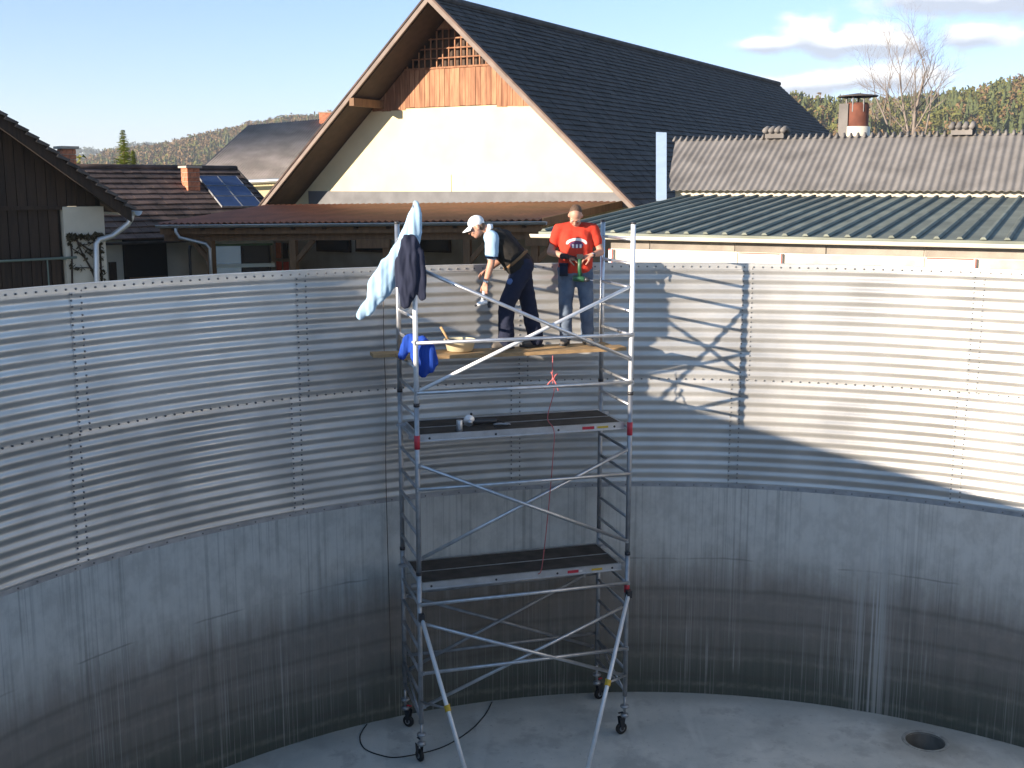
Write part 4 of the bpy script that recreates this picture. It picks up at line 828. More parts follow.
# leafless climber on the pale wall
VINE = thing('climbing_vine', wp((s62)/2, -.06, GZ), 'leafless climbing vine on the pale wall beside the downpipe', 'plant')
b = MB(); lv = MB()
def vine(p, d, r, L, depth):
    pts = [p]; 
    for k in range(7):
        d = (d+Vector((random.uniform(-.4, .4), 0, random.uniform(-.25, .35)))).normalized(); p = p+d*L/7; p = wp(min(-.12, max(s62+.07, (p-W0).dot(wd))), -.05, min(p.z, GZ+3.2)); pts.append(p.copy())
        if depth and random.random() < .5: vine(p, Vector((random.choice((-1, 1))*random.uniform(.4, 1), 0, random.uniform(.0, 1))).normalized(), r*.6, L*.45, depth-1)
        if depth < 2 and random.random() < .7:
            c = wp((p-W0).dot(wd), -.05-random.random()*.05, p.z)
            for _ in range(4): a, e = Vector((random.uniform(-1, 1), random.uniform(-.4, .4), random.uniform(-1, 1)))*.05, Vector((random.uniform(-1, 1), random.uniform(-.4, .4), random.uniform(-1, 1)))*.05; n_ = len(lv.v); lv.v += [tuple(c), tuple(c+a), tuple(c+a+e), tuple(c+e)]; lv.f.append((n_, n_+1, n_+2, n_+3))
    b.tube([wp(min(-.1, max(s62+.06, (q-W0).dot(wd))), -.05, min(q.z, GZ+3.25)) for q in pts], [r*(1-.6*i/7) for i in range(8)], 6)
for x in (.3, .52, .75): vine(wp(s62+(-s62)*x, -.05, GZ), Vector((0, 0, 1)), .030, 3.5, 2)
b.build('stem', M_WOOD_DK, VINE, smooth=True); lv.build('leaves', fol('withered_leaves', (.03, .026, .016), (.06, .05, .03), 3), VINE)['kind'] = 'stuff'

# --- grey roofed building far behind -----------------------------------------
FARB = thing('grey_roofed_building', Vector((*at(240, 180, 72).to_2d(), GZ)), 'large grey roofed farm building with white wall far behind the solar panels', 'building')
e0, e1 = at(188, 167, 70), at(188, 167, 70)+Vector((math.cos(R_(-8)), math.sin(R_(-8)), 0))*18; e1.z = at(300, 176, 70).z
E0, E1 = at(196, 184, 66), at(345, 174, 66); Rg0, Rg1 = at(246, 127, 74), at(420, 112, 76)
E0 = at(190, 182.5, 66); 
b = MB(); corr_roof(b, at(186, 182, 66), at(400, 172, 66), at(430, 110, 75), at(249, 125, 75), 70, .03, .03, 4); b.build('corrugated_roof', M_ETERNIT_GR, FARB, smooth=True)
a, c, d_, e_ = at(192, 184, 66.8), at(398, 176, 66.8), at(398, 176, 76), at(255, 183, 78)
b = MB(); b.prism([Vector((a.x, 66.8, GZ-1)), Vector((c.x, 66.8, GZ-1)), Vector((c.x, 66.8, at(300, 180.5, 66.8).z)), Vector((a.x, 66.8, at(300, 180.5, 66.8).z))], Vector((2, 14, 0))); b.build('white_wall', M_PLASTER, FARB)
b = MB(); b.tube([at(188, 184, 65.8), at(398, 175.5, 65.8)], .12, 8); b.build('gutter', M_GUTTER, FARB, smooth=True)
cc_ = at(326, 118, 74.5); brick_chimney(FARB, Vector((cc_.x, cc_.y, 0)), .75, .7, at(326, 128, 74.5).z, at(326, 113, 74.5).z, (Vector((1, 0, 0)), Vector((0, 1, 0)), UP), rows=7)

# --- trees ---------------------------------------------------------------------
def spruce(px_, ytop, Y, wpx, lab, c1, c2, seed):
    r = np.random.default_rng(seed); base = at(px_, 190, Y); base.z = GZ; top = at(px_, ytop, Y).z; h = top-GZ; wr_ = wpx/2*Y/F_PX
    T = thing('spruce_tree', base, lab, 'tree'); b = MB(); b.tube([base, base+UP*h*.97], [h*.016, .015], 8); b.build('trunk', M_WOOD_BR, T, smooth=True)
    m_ = MB(); nw_ = 46
    for k in range(nw_):
        t = k/nw_; z = h*(.22+.77*t); L = wr_*(1-t)**.9*2.7+.03
        for i in range(8):
            a = 6.283*(i+r.random())/8; Lq = L*r.uniform(.55, 1.15); dx = Vector((math.cos(a), math.sin(a), 0)); sd = UP.cross(dx)
            for q in range(5):
                f0 = (q+.6)/5; c = base+UP*(z-.30*Lq*f0+r.uniform(-.05, .05))+dx*Lq*f0; e = (.10+.20*(1-t))+.25*Lq*(1-f0)*.6
                for _ in range(2):
                    p1, p2, p3 = c+dx*e*r.uniform(.4, 1)+UP*r.uniform(-.15, .1)*e, c+sd*e*r.uniform(.3, .8)-UP*.3*e*r.random(), c-sd*e*r.uniform(.3, .8)-UP*.35*e*r.random()
                    n_ = len(m_.v); m_.v += [tuple(p1), tuple(p2), tuple(p3)]; m_.f.append((n_, n_+1, n_+2))
    m_.build('crown', fol('crown_needles_%d' % seed if False else 'spruce_crown', c1, c2, .8), T)
spruce(126, 127, 58, 26, 'bright yellow green spruce standing alone before the left hill', (.24, .30, .055), (.36, .40, .09), 3)
spruce(135, 148, 60, 14, 'small yellow green spruce half hidden beside the taller one', (.24, .30, .055), (.36, .40, .09), 4)
def leafy(px_, ytop, Y, wpx, lab, seed, c1, c2):
    r = np.random.default_rng(seed); base = at(px_, 190, Y); base.z = GZ; h = at(px_, ytop, Y).z-GZ; rw = wpx/2*Y/F_PX
    T = thing('leafy_tree', base, lab, 'tree'); b = MB(); b.tube([base, base+UP*h*.5, base+UP*h*.85], [h*.022, h*.014, .02], 8)
    for k in range(7): a = k*2.4; q = base+UP*h*(.42+.05*k); b.tube([q, q+Vector((math.cos(a)*rw*.7, math.sin(a)*rw*.7, h*.16))], [.05, .015], 6)
    b.build('trunk', M_WOOD_BR, T, smooth=True); m_ = MB()
    for k in range(900):
        u = r.normal(size=3); u /= np.linalg.norm(u); q = r.uniform(.3, 1)**.6
        c = base+UP*h*.66+Vector((u[0]*rw, u[1]*rw, u[2]*h*.34))*q*(.75+.4*noise.noise(Vector(u*2.2))); e = [Vector(r.normal(size=3))*.14 for _ in range(3)]
        n_ = len(m_.v); m_.v += [tuple(c+e[0]), tuple(c+e[1]), tuple(c+e[2])]; m_.f.append((n_, n_+1, n_+2))
    m_.build('crown', fol('leafy_crown', c1, c2, .8), T)
leafy(81, 150, 55, 20, 'small rounded yellow green tree behind the left barn roof beside its chimney', 11, (.11, .12, .03), (.20, .19, .05))
# bare tree
TB = at(913, 150, 62); TB.z = GZ; TH = (at(920, 30, 62).z-GZ)*1.09
BARE = thing('bare_tree', TB, 'tall leafless tree rising behind the long corrugated roof', 'tree')
b = MB(); tw = MB(); rr = random.Random(21)
def limb(p, d, L, r, depth):
    pts = [p.copy()]; n = 5
    for k in range(n):
        d = (d+Vector((rr.uniform(-.16, .16), rr.uniform(-.16, .16), .07))).normalized(); p = p+d*L/n; pts.append(p.copy())
        if depth > 0 and k >= 1:
            for _ in range(2 if depth > 1 else 4):
                if rr.random() < .8:
                    a = rr.uniform(0, 6.283); sd = (d.orthogonal().normalized()); sd.rotate(Matrix.Rotation(a, 3, d)); nd = (d*rr.uniform(.75, 1.1)+sd*rr.uniform(.5, .85)).normalized()
                    limb(p, nd, L*rr.uniform(.42, .62), r*(1-.14*k)*.5, depth-1)
    (b if depth > 1 else tw).tube(pts, [r*(1-.62*i/n) for i in range(n+1)], 7 if depth > 1 else 4, False)
t0 = TB+UP*TH*.36
b.tube([TB, TB+UP*TH*.2, t0], [.20, .16, .13], 9)
limb(t0, Vector((.08, 0, 1)), TH*.40, .12, 3); limb(TB+UP*TH*.30, Vector((-.42, .1, 1)).normalized(), TH*.40, .095, 3); limb(TB+UP*TH*.33, Vector((.38, -.1, 1)).normalized(), TH*.36, .085, 3); limb(TB+UP*TH*.26, Vector((-.75, -.2, 1)).normalized(), TH*.34, .07, 2); limb(t0, Vector((-.12, .3, 1)).normalized(), TH*.40, .09, 3)
M_BARK = mat('pale_bark', (.20, .165, .14), .9, 0, var=.25, vscale=3); b.build('trunk', M_BARK, BARE, smooth=True); tw.build('twigs', M_BARK, BARE)

# ------------------------------------------------------------------ tractor under the lean-to
M_TGREEN = mat('tractor_green', (.035, .12, .045), .4, 0, var=.15); M_TROOF = mat('tractor_roof', (.60, .66, .62), .5); M_PANE = mat('cab_glass', (.55, .70, .85), .15, .7); M_RIM = mat('wheel_rim', (.45, .40, .22), .5, 0, var=.2)  # cab glass: sky reflection put into its pale blue colour
TP = Vector((-7.75, 31.9, GZ)); ta = R_(198); tf, tl = Vector((math.cos(ta), math.sin(ta), 0)), Vector((-math.sin(ta), math.cos(ta), 0)); TAX = (tf, tl, UP)
TR = thing('tractor', TP, 'green farm tractor with pale cab roof parked in the shade under the lean-to', 'tractor')
def tp(a, c, z): return TP+tf*a+tl*c+UP*z
b = MB(); b.hexa([tp(x, y, z) for z, w2 in ((.75, .30), (1.45, .27)) for x, y in ((.55, -w2), (2.15, -w2*.85), (2.15, w2*.85), (.55, w2))]); b.hexa([tp(x, y, z) for z in (.5, .9) for x, y in ((-1.0, -.35), (2.0, -.25), (2.0, .25), (-1.0, .35))]); b.build('hood', M_TGREEN, TR)
b = MB(); b.hexa([tp(x, y, z) for z, s_ in ((.95, 1), (1.32, 1)) for x, y in ((-.95, -.62), (.6, -.62), (.6, .62), (-.95, .62))]); b.build('cab_body', M_TGREEN, TR)
b = MB(); b.box(tp(-.15, 0, 1.90), (1.75, 1.46, .10), TAX); b.build('cab_waist_panel', M_TROOF, TR)
b = MB(); b.hexa([tp(x, y, z) for z, k in ((2.50, 1.), (2.66, .86)) for x, y in ((-1.02*k, -.78*k), (.72*k, -.78*k), (.72*k, .78*k), (-1.02*k, .78*k))]); b.build('cab_roof', M_TROOF, TR)
b = MB(); b.hexa([tp(x, y, z) for z in (2.44, 2.497) for x, y in ((-.98, -.74), (.68, -.74), (.68, .74), (-.98, .74))]); b.build('roof_rim', M_TGREEN, TR)
for x, y in ((-.9, -.66), (.58, -.66), (.58, .66), (-.9, .66), (-.15, -.68), (-.15, .68)): b = MB(); b.tube([tp(x, y*.94, 1.3), tp(x, y, 2.45)], .035, 8); b.build('cab_pillar', M_BLK, TR)
for c, sz in ((tp(.57, 0, 1.88), (.012, 1.2, 1.1)), (tp(-.9, 0, 1.88), (.012, 1.2, 1.1)), (tp(.2, -.65, 1.88), (.68, .012, 1.1)), (tp(.2, .65, 1.88), (.68, .012, 1.1)), (tp(-.52, -.65, 1.88), (.7, .012, 1.1)), (tp(-.52, .65, 1.88), (.7, .012, 1.1))): boxo('cab_window', c, sz, M_PANE if sz[0] < .69 else M_GLASS, TR, TAX)
b = MB(); b.tube([tp(1.2, -.22, 1.4), tp(1.2, -.22, 2.3), tp(1.17, -.22, 2.42)], .04, 8); b.build('exhaust_pipe', M_DKM, TR)
for x, r, w2, y in ((-.55, .78, .42, .86), (1.75, .52, .32, .78)):
    for s_ in (-1, 1):
        c = tp(x, s_*y, r); b = MB(); b.lathe([(r*.55, -w2/2), (r*.93, -w2/2), (r, -w2*.36), (r, w2*.36), (r*.93, w2/2), (r*.55, w2/2)], 28, c, (tf, UP, tl)); ty = b.build('tyre', M_BLK, TR)
        b = MB(); b.lathe([(.02, -w2*.34), (r*.56, -w2*.42), (r*.56, w2*.42), (.02, w2*.34)], 22, c, (tf, UP, tl)); b.build('rim', M_RIM, ty)
        lg = MB()
        for k in range(18):
            a = k*.349; d = tf*math.cos(a)+UP*math.sin(a); e = tf*-math.sin(a)+UP*math.cos(a); lg.box(c+d*r+tl*(.1*(1 if k % 2 else -1)), (.05, w2*.5, .05), (d, tl, e))
        lg.build('tread_lugs', M_BLK, ty)['kind'] = 'stuff'
        if x < 0: fe = MB(); fe.prism([c+tf*(.88*math.cos(a))+UP*(.88*math.sin(a))-tl*w2/2 for a in np.linspace(.3, 2.9, 9)]+[c+tf*(.82*math.cos(a))+UP*(.82*math.sin(a))-tl*w2/2 for a in np.linspace(2.9, .3, 9)], tl*w2); fe.build('fender', M_TROOF, TR)
for s_ in (-1, 1): b = MB(); b.lathe([(.07, 0), (.07, .05)], 12, tp(2.15, s_*.15, 1.2), (tl, UP, tf)); b.build('headlight', M_WHITE, TR)

# ------------------------------------------------------------------ people
SKIN = mat('skin', (.46, .24, .165), .55, 0, var=.10, vscale=14); SKIN.node_tree.nodes['Principled BSDF'].inputs['Subsurface Weight'].default_value = .08
M_EYE = mat('eye_dark', (.03, .02, .015), .3); M_HAIR = mat('short_brown_hair', (.10, .06, .038), .8, 0, var=.3, vscale=60)
def cloth(name, c, var=.12, **k): return mat(name, c, .9, 0, var=var, vscale=k.get('vs', 9), bump=.12, bscale=90, spec=.2, col2=k.get('col2'))
M_NAVY = cloth('navy_cloth', (.020, .024, .045)); M_BLACKSH = cloth('black_cotton', (.020, .018, .016)); M_PALEBL = cloth('pale_blue_cloth', (.33, .49, .64), .06); M_WHITECL = cloth('white_cotton', (.74, .78, .80), .04)
M_JEANS = cloth('faded_jeans', (.075, .10, .145), .25, vs=5, col2=(.15, .19, .25)); M_BLUE = cloth('bright_blue_cloth', (.018, .065, .36), .15); M_BOOT = cloth('grey_boots', (.16, .14, .12)); M_BELT = cloth('brown_leather', (.17, .10, .05)); M_GLOVE = cloth('dark_glove', (.05, .035, .035))
V = Vector
def hand(mb, wr, d, n, th, curl, spread=.10, size=1.):
    """palm from wrist along d, palm side n, thumb on side th; four fingers of unequal length bend towards n."""
    d, n = d.normalized(), n.normalized(); n = (n-d*n.dot(d)).normalized(); s = d.cross(n); s = s if s.dot(th) > 0 else -s
    for k in range(4):
        o = (.030-.020*k)*size; mb.cap(wr+s*o*.6, wr+d*.085*size+s*o, .016*size, .0125*size, 10)
        L = [.072, .080, .074, .058][k]*size; p = wr+d*.088*size+s*o; q = d+s*spread*(1.5-k)*.6; a = 0
        for j, f in enumerate((.45, .32, .25)):
            a += curl*(1+.12*k)*(.75 if j == 0 else 1); dd = (q*math.cos(a)+n*math.sin(a)).normalized(); e = p+dd*L*f; mb.cap(p, e, (.0105-.0012*j)*size, (.0098-.0012*j)*size, 9); p = e
    p = wr+d*.030*size+s*.026*size; 
    for j, (f, a) in enumerate(((.042, .75), (.034, .45), (.026, .25))):
        dd = (d*math.cos(a)+s*math.sin(a)*1.0+n*(.35+curl*.35)).normalized(); e = p+dd*f*size; mb.cap(p, e, (.0135-.0015*j)*size, (.012-.0015*j)*size, 9); p = e
def head(mb, c, f, u, k=1.):
    f, u = f.normalized(), u.normalized(); u = (u-f*u.dot(f)).normalized(); s = f.cross(u); R = Matrix((s, f, u)).transposed()
    P = lambda a, b_, z: c+(s*a+f*b_+u*z)*k
    mb.ball(P(0, -.012, .03), .1*k, 18, 12, (.78, .98, .95), R); mb.ball(P(0, .018, -.035), .085*k, 18, 12, (.76, .86, 1.0), R)
    mb.ball(P(0, .045, -.092), .038*k, 12, 8, (1.05, .85, .75), R)                     # chin
    mb.cap(P(0, .085, .012), P(0, .108, -.028), .010*k, .0155*k, 10)                    # nose
    for q in (-1, 1):
        mb.cap(P(q*.012, .088, .026), P(q*.05, .070, .026), .011*k, .010*k, 8)          # brow
        mb.ball(P(q*.040, .066, -.030), .026*k, 10, 8, (1, .8, 1), R)                    # cheek
        mb.ball(P(q*.080, -.010, -.008), .030*k, 10, 8, (.42, .7, 1.1), R)               # ear
    mb.cap(P(-.018, .086, -.060), P(.018, .086, -.060), .009*k, .009*k, 8); mb.cap(P(-.015, .084, -.072), P(.015, .084, -.072), .009*k, .009*k, 8)
    return P, R
def person(root, J, lab, face_dir, head_up, hands):
    T = thing('person', root, lab, 'person'); M0 = WM[T.name]
    b = MB(); sh_ = (J['shL']-J['shR']).normalized(); cen = (J['shL']+J['shR'])/2; hipc = (J['hipL']+J['hipR'])/2
    b.chain([(hipc, .12), (hipc.lerp(cen, .45), .115), (hipc.lerp(cen, .8), .115), (cen, .085), (J['neck'], .060), (J['head'], .058)])
    for q in ('L', 'R'):
        b.chain([(cen.lerp(J['sh'+q], .3), .085), (J['sh'+q], .062), (J['el'+q], .043), (J['el'+q].lerp(J['wr'+q], .35), .043), (J['wr'+q], .027)])
        b.chain([(hipc.lerp(J['hip'+q], .7), .115), (J['hip'+q], .095), (J['kn'+q], .058), (J['kn'+q].lerp(J['an'+q], .3), .058), (J['an'+q], .038)])
        b.chain([(J['an'+q]-UP*.03, .038), (J['toe'+q]+UP*.01, .030)])
        h = hands[q]; hand(b, J['wr'+q], *h)
    P, R = head(b, J['head'], face_dir, head_up)
    body = blob('body', b, SKIN, T, .0075, 4, .45)
    for q in (-1, 1):
        e = MB(); e.ball(P(q*.033, .079, .004), .0115, 10, 8); ey = e.build2('eye', mat('eye_white', (.45, .42, .40), .4), T) ; e = MB(); e.ball(P(q*.033, .0865, .003), .0065, 8, 6); e.build2('iris', M_EYE, ey)
    mo = MB(); mo.cap(P(-.02, .0935, -.066), P(.02, .0935, -.066), .004, .004, 8); mo.build2('mouth', mat('lips', (.30, .11, .09), .6), T)
    return T, P, R, cen, hipc, sh_
def build2(s, name, m, parent):   # verts already in the parent's own space
    o = bpy.data.objects.new(name, s.mesh(name, m, True)); COL.objects.link(o); return reg(o, WM[parent.name].copy(), parent)
MB.build2 = build2
def shirt_parts(T, J, m, cen, hipc, sleeve=.62, hem=.05, wid=.135, skip=(), folds=.010):
    b = MB(); sp = (cen-hipc)
    for k in (-1, 0, 1):
        a = (J['shL']-J['shR']).normalized()*.075*k
        b.chain([(hipc+sp*hem+a, wid), (hipc+sp*.45+a*.9, wid), (hipc+sp*.80+a*1.0, wid*.97), (cen-sp*.04+a*.8, wid*.72)])
    b.chain([(cen, .085), (J['neck'].lerp(cen, .35), .070)])
    for q in ('L', 'R'):
        e = J['sh'+q].lerp(J['el'+q], sleeve); b.chain([(cen.lerp(J['sh'+q], .35), .095), (J['sh'+q], .080)])
        if q not in skip: b.chain([(J['sh'+q], .080), (e, .068)])
    return blob('shirt', b, m, T, .012, 5, .5, folds, 8)
def trousers(T, J, m, hipc, cuff=.06, r=(.125, .085, .075), folds=.010, waist=.10):
    b = MB(); a = (J['hipL']-J['hipR']).normalized()
    for k in (-1, 0, 1): b.chain([(hipc+(J['neck']-hipc).normalized()*waist+a*.055*k, .112), (hipc+a*.065*k-UP*.02, .125)])
    for q in ('L', 'R'):
        e = J['an'+q]+UP*cuff*.2; b.chain([(J['hip'+q], r[0]*.98), (J['hip'+q].lerp(J['kn'+q], .5), r[0]*.82), (J['kn'+q], r[1]), (J['kn'+q].lerp(e, .5), r[1]*.96), (e, r[2])])
    return blob('trousers', b, m, T, .012, 5, .5, folds, 9, fdir=(1, 1, 1.5))
def boots(T, J, m):
    for q in ('L', 'R'):
        a, t = J['an'+q], J['toe'+q]; f = (t-a); f.z = 0; f.normalize(); s = UP.cross(f); b = MB()
        b.chain([(V((a.x, a.y, .055))-f*.045, .048), (V((a.x, a.y, .055))+f*.03, .050), (V((t.x, t.y, .042)), .042)]); b.chain([(V((a.x, a.y, .06)), .05), (V((a.x, a.y, .14)), .052)])
        bt = blob('boot', b, m, T, .010, 3, .5)
        so_ = MB(); so_.prism([V((a.x, a.y, .0))+f*x+s*y for x, y in ((-.10, -.03), (-.10, .03), (.0, .045), (.13, .052), (.20, .03), (.21, -.0), (.20, -.03), (.13, -.052), (0, -.045))], UP*.022); o = so_.build2('sole', M_BLK, bt)
        for p_ in o.data.polygons: p_.use_smooth = False
# red shirt: white arched emblem with dark lettering across the chest (flat print)
M_REDSH = cloth('red_cotton', (.56, .050, .028), .10); nt = M_REDSH.node_tree; pb = nt.nodes['Principled BSDF']
old = pb.inputs['Base Color'].links[0].from_socket; t = N(nt, 'ShaderNodeTexCoord'); sp = N(nt, 'ShaderNodeSeparateXYZ'); LK(nt, t.outputs['Object'], sp.inputs[0])
def ell(x0, z0, a, c): 
    dx = MATH(nt, 'DIVIDE', MATH(nt, 'SUBTRACT', sp.outputs[0], x0), a); dz = MATH(nt, 'DIVIDE', MATH(nt, 'SUBTRACT', sp.outputs[2], z0), c)
    return MATH(nt, 'LESS_THAN', MATH(nt, 'ADD', MATH(nt, 'MULTIPLY', dx, dx), MATH(nt, 'MULTIPLY', dz, dz)), 1.0)
front = MATH(nt, 'LESS_THAN', sp.outputs[1], 0.0)
PX0, PZ0 = .005, 1.255
arch = MATH(nt, 'MULTIPLY', ell(PX0, PZ0, .128, .062), MATH(nt, 'GREATER_THAN', sp.outputs[2], PZ0-.012)); inner = ell(PX0, PZ0-.022, .105, .052)
dark = ell(PX0, PZ0-.018, .085, .044)
stroke = MATH(nt, 'LESS_THAN', MATH(nt, 'FRACT', MATH(nt, 'MULTIPLY', MATH(nt, 'SUBTRACT', sp.outputs[0], PX0-.1), 22.)), .55); band = MATH(nt, 'LESS_THAN', MATH(nt, 'ABSOLUTE', MATH(nt, 'SUBTRACT', sp.outputs[2], PZ0-.035)), .022)
cwhite = MATH(nt, 'MULTIPLY', front, MATH(nt, 'MAXIMUM', MATH(nt, 'MULTIPLY', arch, MATH(nt, 'SUBTRACT', 1., inner)), MATH(nt, 'MULTIPLY', MATH(nt, 'MULTIPLY', stroke, band), ell(PX0, PZ0-.035, .07, .1))))
def mix2(f, a, col):
    x = N(nt, 'ShaderNodeMix', data_type='RGBA'); LK(nt, f, x.inputs['Factor']); LK(nt, a, x.inputs['A']); x.inputs['B'].default_value = (*col, 1); return x.outputs['Result']
LK(nt, mix2(cwhite, mix2(MATH(nt, 'MULTIPLY', front, dark), old, (.13, .05, .12)), (.75, .72, .70)), pb.inputs['Base Color'])

# --- standing man in the red shirt, head bowed over the drill in his hands
J = dict(hipL=V((.10, .0, .93)), hipR=V((-.10, .0, .93)), knL=V((.14, -.05, .50)), knR=V((-.12, -.04, .50)), anL=V((.16, .02, .085)), anR=V((-.11, .02, .085)), toeL=V((.20, -.12, .04)), toeR=V((-.15, -.12, .04)),
         shL=V((.205, .02, 1.415)), shR=V((-.205, .02, 1.415)), elL=V((.31, -.02, 1.14)), elR=V((-.31, .0, 1.14)), wrL=V((.185, -.195, 1.115)), wrR=V((-.12, -.205, 1.10)), neck=V((0, -.01, 1.50)), head=V((-.012, -.115, 1.582)))
MAN1, P, R, cen, hipc, sh_ = person((.78, 14.02, ZT), J, 'standing man in a red printed t-shirt and jeans looking down at a green drill', V((-.08, -.62, -.76)), V((0, -.76, .62)),
    {'L': (V((-.80, -.22, -.25)), V((-.1, .35, -1)), V((0, -.6, .5)), .46, .10, 1.12), 'R': (V((.80, -.10, -.20)), V((.1, .35, -1)), V((0, -.6, .5)), .34)})
shirt_parts(MAN1, J, M_REDSH, cen, hipc, .56, .05, .142); trousers(MAN1, J, M_JEANS, hipc, r=(.125, .088, .080)); boots(MAN1, J, M_BOOT)
b = MB(); b.ball(P(0, -.031, .053), .095, 18, 12, (.80, .90, .84), R); b.ball(P(0, -.048, .0), .083, 14, 10, (.86, .72, 1), R); b.build2('hair', M_HAIR, MAN1)
b = MB(); hand(b, J['wrR'], V((.80, -.10, -.20)), V((.1, .35, -1)), V((0, -.6, .5)), .34, .10, 1.16); b.cap(J['wrR'], J['wrR']+V((-.05, .01, 0)), .034, .036, 12); blob('glove', b, M_GLOVE, MAN1, .008, 3, .4)
b = MB(); d = (J['wrL']-J['elL']).normalized(); b.tube([J['wrL']-d*.035, J['wrL']-d*.010], .034, 14); wt = b.build2('wristwatch', M_DKM, MAN1); b = MB(); n_ = V((.1, -.8, .6)).normalized(); b.lathe([(.018, 0), (.018, .008)], 14, J['wrL']-d*.022+n_*.031, (d, d.cross(n_), n_)); b.build2('watch_face', M_ALU, wt)
b = MB(); b.tube([hipc+V((0, 0, .075)), hipc+V((0, 0, .11))], .19, 20)
for i in range(len(b.v)): b.v[i] = (b.v[i][0], b.v[i][1]*.74, b.v[i][2])
b.build2('belt', M_BLK, MAN1)
b = MB(); b.box(V((-.15, -.13, .93)), (.10, .06, .14)); b.box(V((-.15, -.135, 1.0)), (.11, .07, .03)); b.build2('tool_pouch', M_NAVY, MAN1)
# --- bending man in cap and black polo, facing left, reaching down
J = dict(hipL=V((.03, -.10, .98)), hipR=V((.0, .10, .98)), knL=V((-.17, -.12, .53)), knR=V((.10, .12, .52)), anL=V((-.17, -.10, .085)), anR=V((.19, .12, .085)), toeL=V((-.31, -.16, .04)), toeR=V((.06, .08, .04)),
         shL=V((-.325, -.20, 1.335)), shR=V((-.28, .19, 1.37)), elL=V((-.345, -.25, 1.045)), elR=V((-.20, .22, 1.08)), wrL=V((-.415, -.22, .80)), wrR=V((-.40, .12, .93)), neck=V((-.40, -.0, 1.425)), head=V((-.525, -.03, 1.455)))
MAN2, P, R, cen, hipc, sh_ = person((.10, 13.72, ZT), J, 'bending man in a white cap and black polo shirt reaching down with a tool', V((-.88, -.12, -.42)), V((-.45, 0, .85)),
    {'L': (V((-.10, .02, -1)), V((.35, .9, 0)), V((-1, .1, 0)), .50), 'R': (V((-.75, -.2, -.5)), V((0, -.5, -.8)), V((-.3, 0, .8)), .4)})
shirt_parts(MAN2, J, M_BLACKSH, cen, hipc, .62, .04, .160, skip=('L',))
b = MB(); e = J['shL'].lerp(J['elL'], .66); b.chain([(J['shL'].lerp(cen, .22)+V((-.03, -.02, .0)), .092), (J['shL']+V((-.01, -.01, 0)), .088), (e, .080)]); blob('sleeve', b, M_PALEBL, MAN2, .011, 4, .5, .006, 9)
b = MB(); b.tube([e-V((0, 0, .045)), e-V((0, 0, .025))], .082, 16); b.build2('sleeve_cuff', M_NAVY, MAN2)
b = MB(); q = (J['head']-J['neck']).normalized(); b.tube([J['neck']-q*.05, J['neck']-q*.01, J['neck']+q*.015], [.082, .078, .071], 18); b.build2('collar', M_WHITECL, MAN2)
trousers(MAN2, J, M_NAVY, hipc, r=(.135, .100, .100), waist=.07); boots(MAN2, J, M_BOOT)
ax_ = (cen-hipc).normalized(); b = MB(); b.tube([hipc+ax_*.095, hipc+ax_*.13], .183, 20)
for i in range(len(b.v)): b.v[i] = (b.v[i][0], hipc.y+(b.v[i][1]-hipc.y)*1.34, b.v[i][2])
b.build2('belt', M_BELT, MAN2)
b = MB(); b.ball(V((-.115, -.195, .82)), .05, 12, 8, (1.0, .35, .8)); b.build2('pocket_patch', mat('mid_blue_cloth', (.08, .14, .30), .9), MAN2)
b = MB(); b.ball(P(0, -.018, .050), .104, 20, 12, (.80, .98, .86), R); cp_ = b.build2('cap', M_WHITECL, MAN2)
b = MB(); 
for i in range(9):
    a = -1.1+2.2*i/8; s_ = math.sin(a); pz = .045-.02*abs(s_)**2
    for k, (rr_, dz) in enumerate(((.080, 0), (.165, -.028))): b.v.append(tuple(P(s_*rr_*(.95 if k == 0 else .62), .012+math.cos(a)*rr_*1.0, pz+dz))); b.v.append(tuple(P(s_*rr_*(.95 if k == 0 else .62), .012+math.cos(a)*rr_*1.0, pz+dz-.008)))
for i in range(8): q = 4*i; b.f += [(q, q+2, q+6, q+4), (q+1, q+5, q+7, q+3), (q+2, q+3, q+7, q+6)]
b.build2('cap_brim', M_WHITECL, cp_)
b = MB(); b.ball(P(0, -.050, -.005), .080, 14, 10, (.90, .72, .95), R); b.build2('hair', M_HAIR, MAN2)
b = MB(); d = (J['wrL']-J['elL']).normalized(); b.tube([J['wrL']-d*.04, J['wrL']-d*.012], .034, 14); b.build2('wristwatch', M_ALU, MAN2)

# ------------------------------------------------------------------ tools and things lying about
# cordless drill hanging from the red man's hands, grip up
W1 = V((.78, 14.07, ZT))
DR = thing('cordless_drill', W1+V((.04, -.30, .84)), 'green cordless drill held grip up at the waist of the red shirted man', 'drill'); dp = lambda x, y, z: W1+V((.04+x, -.30+y, .84+z))
M_DG = mat('drill_green', (.025, .10, .045), .45); b = MB(); b.tube([dp(.0, 0, .235), dp(-.005, 0, .15), dp(.0, 0, .03)], [.024, .022, .026], 14); b.build('grip', M_DG, DR, smooth=True)
b = MB(); b.tube([dp(-.085, 0, .0), dp(-.075, 0, .0), dp(.04, -.01, -.01), dp(.06, -.01, -.012)], [.022, .036, .036, .026], 16); b.build('motor_housing', M_DG, DR, smooth=True)
b = MB(); b.tube([dp(.06, -.01, -.012), dp(.085, -.012, -.016), dp(.115, -.014, -.02), dp(.12, -.014, -.021)], [.026, .028, .020, .008], 16); b.build('chuck', M_DKM, DR, smooth=True)
b = MB(); b.tube([dp(.12, -.014, -.021), dp(.165, -.016, -.026)], .005, 8); b.build('drill_bit', M_ALU, DR)
b = MB(); b.box(dp(.0, 0, .262), (.075, .055, .055)); b.build('battery', M_BLK, DR); b = MB(); b.box(dp(.026, -.002, .05), (.014, .012, .03)); b.build('trigger', M_BLK, DR)
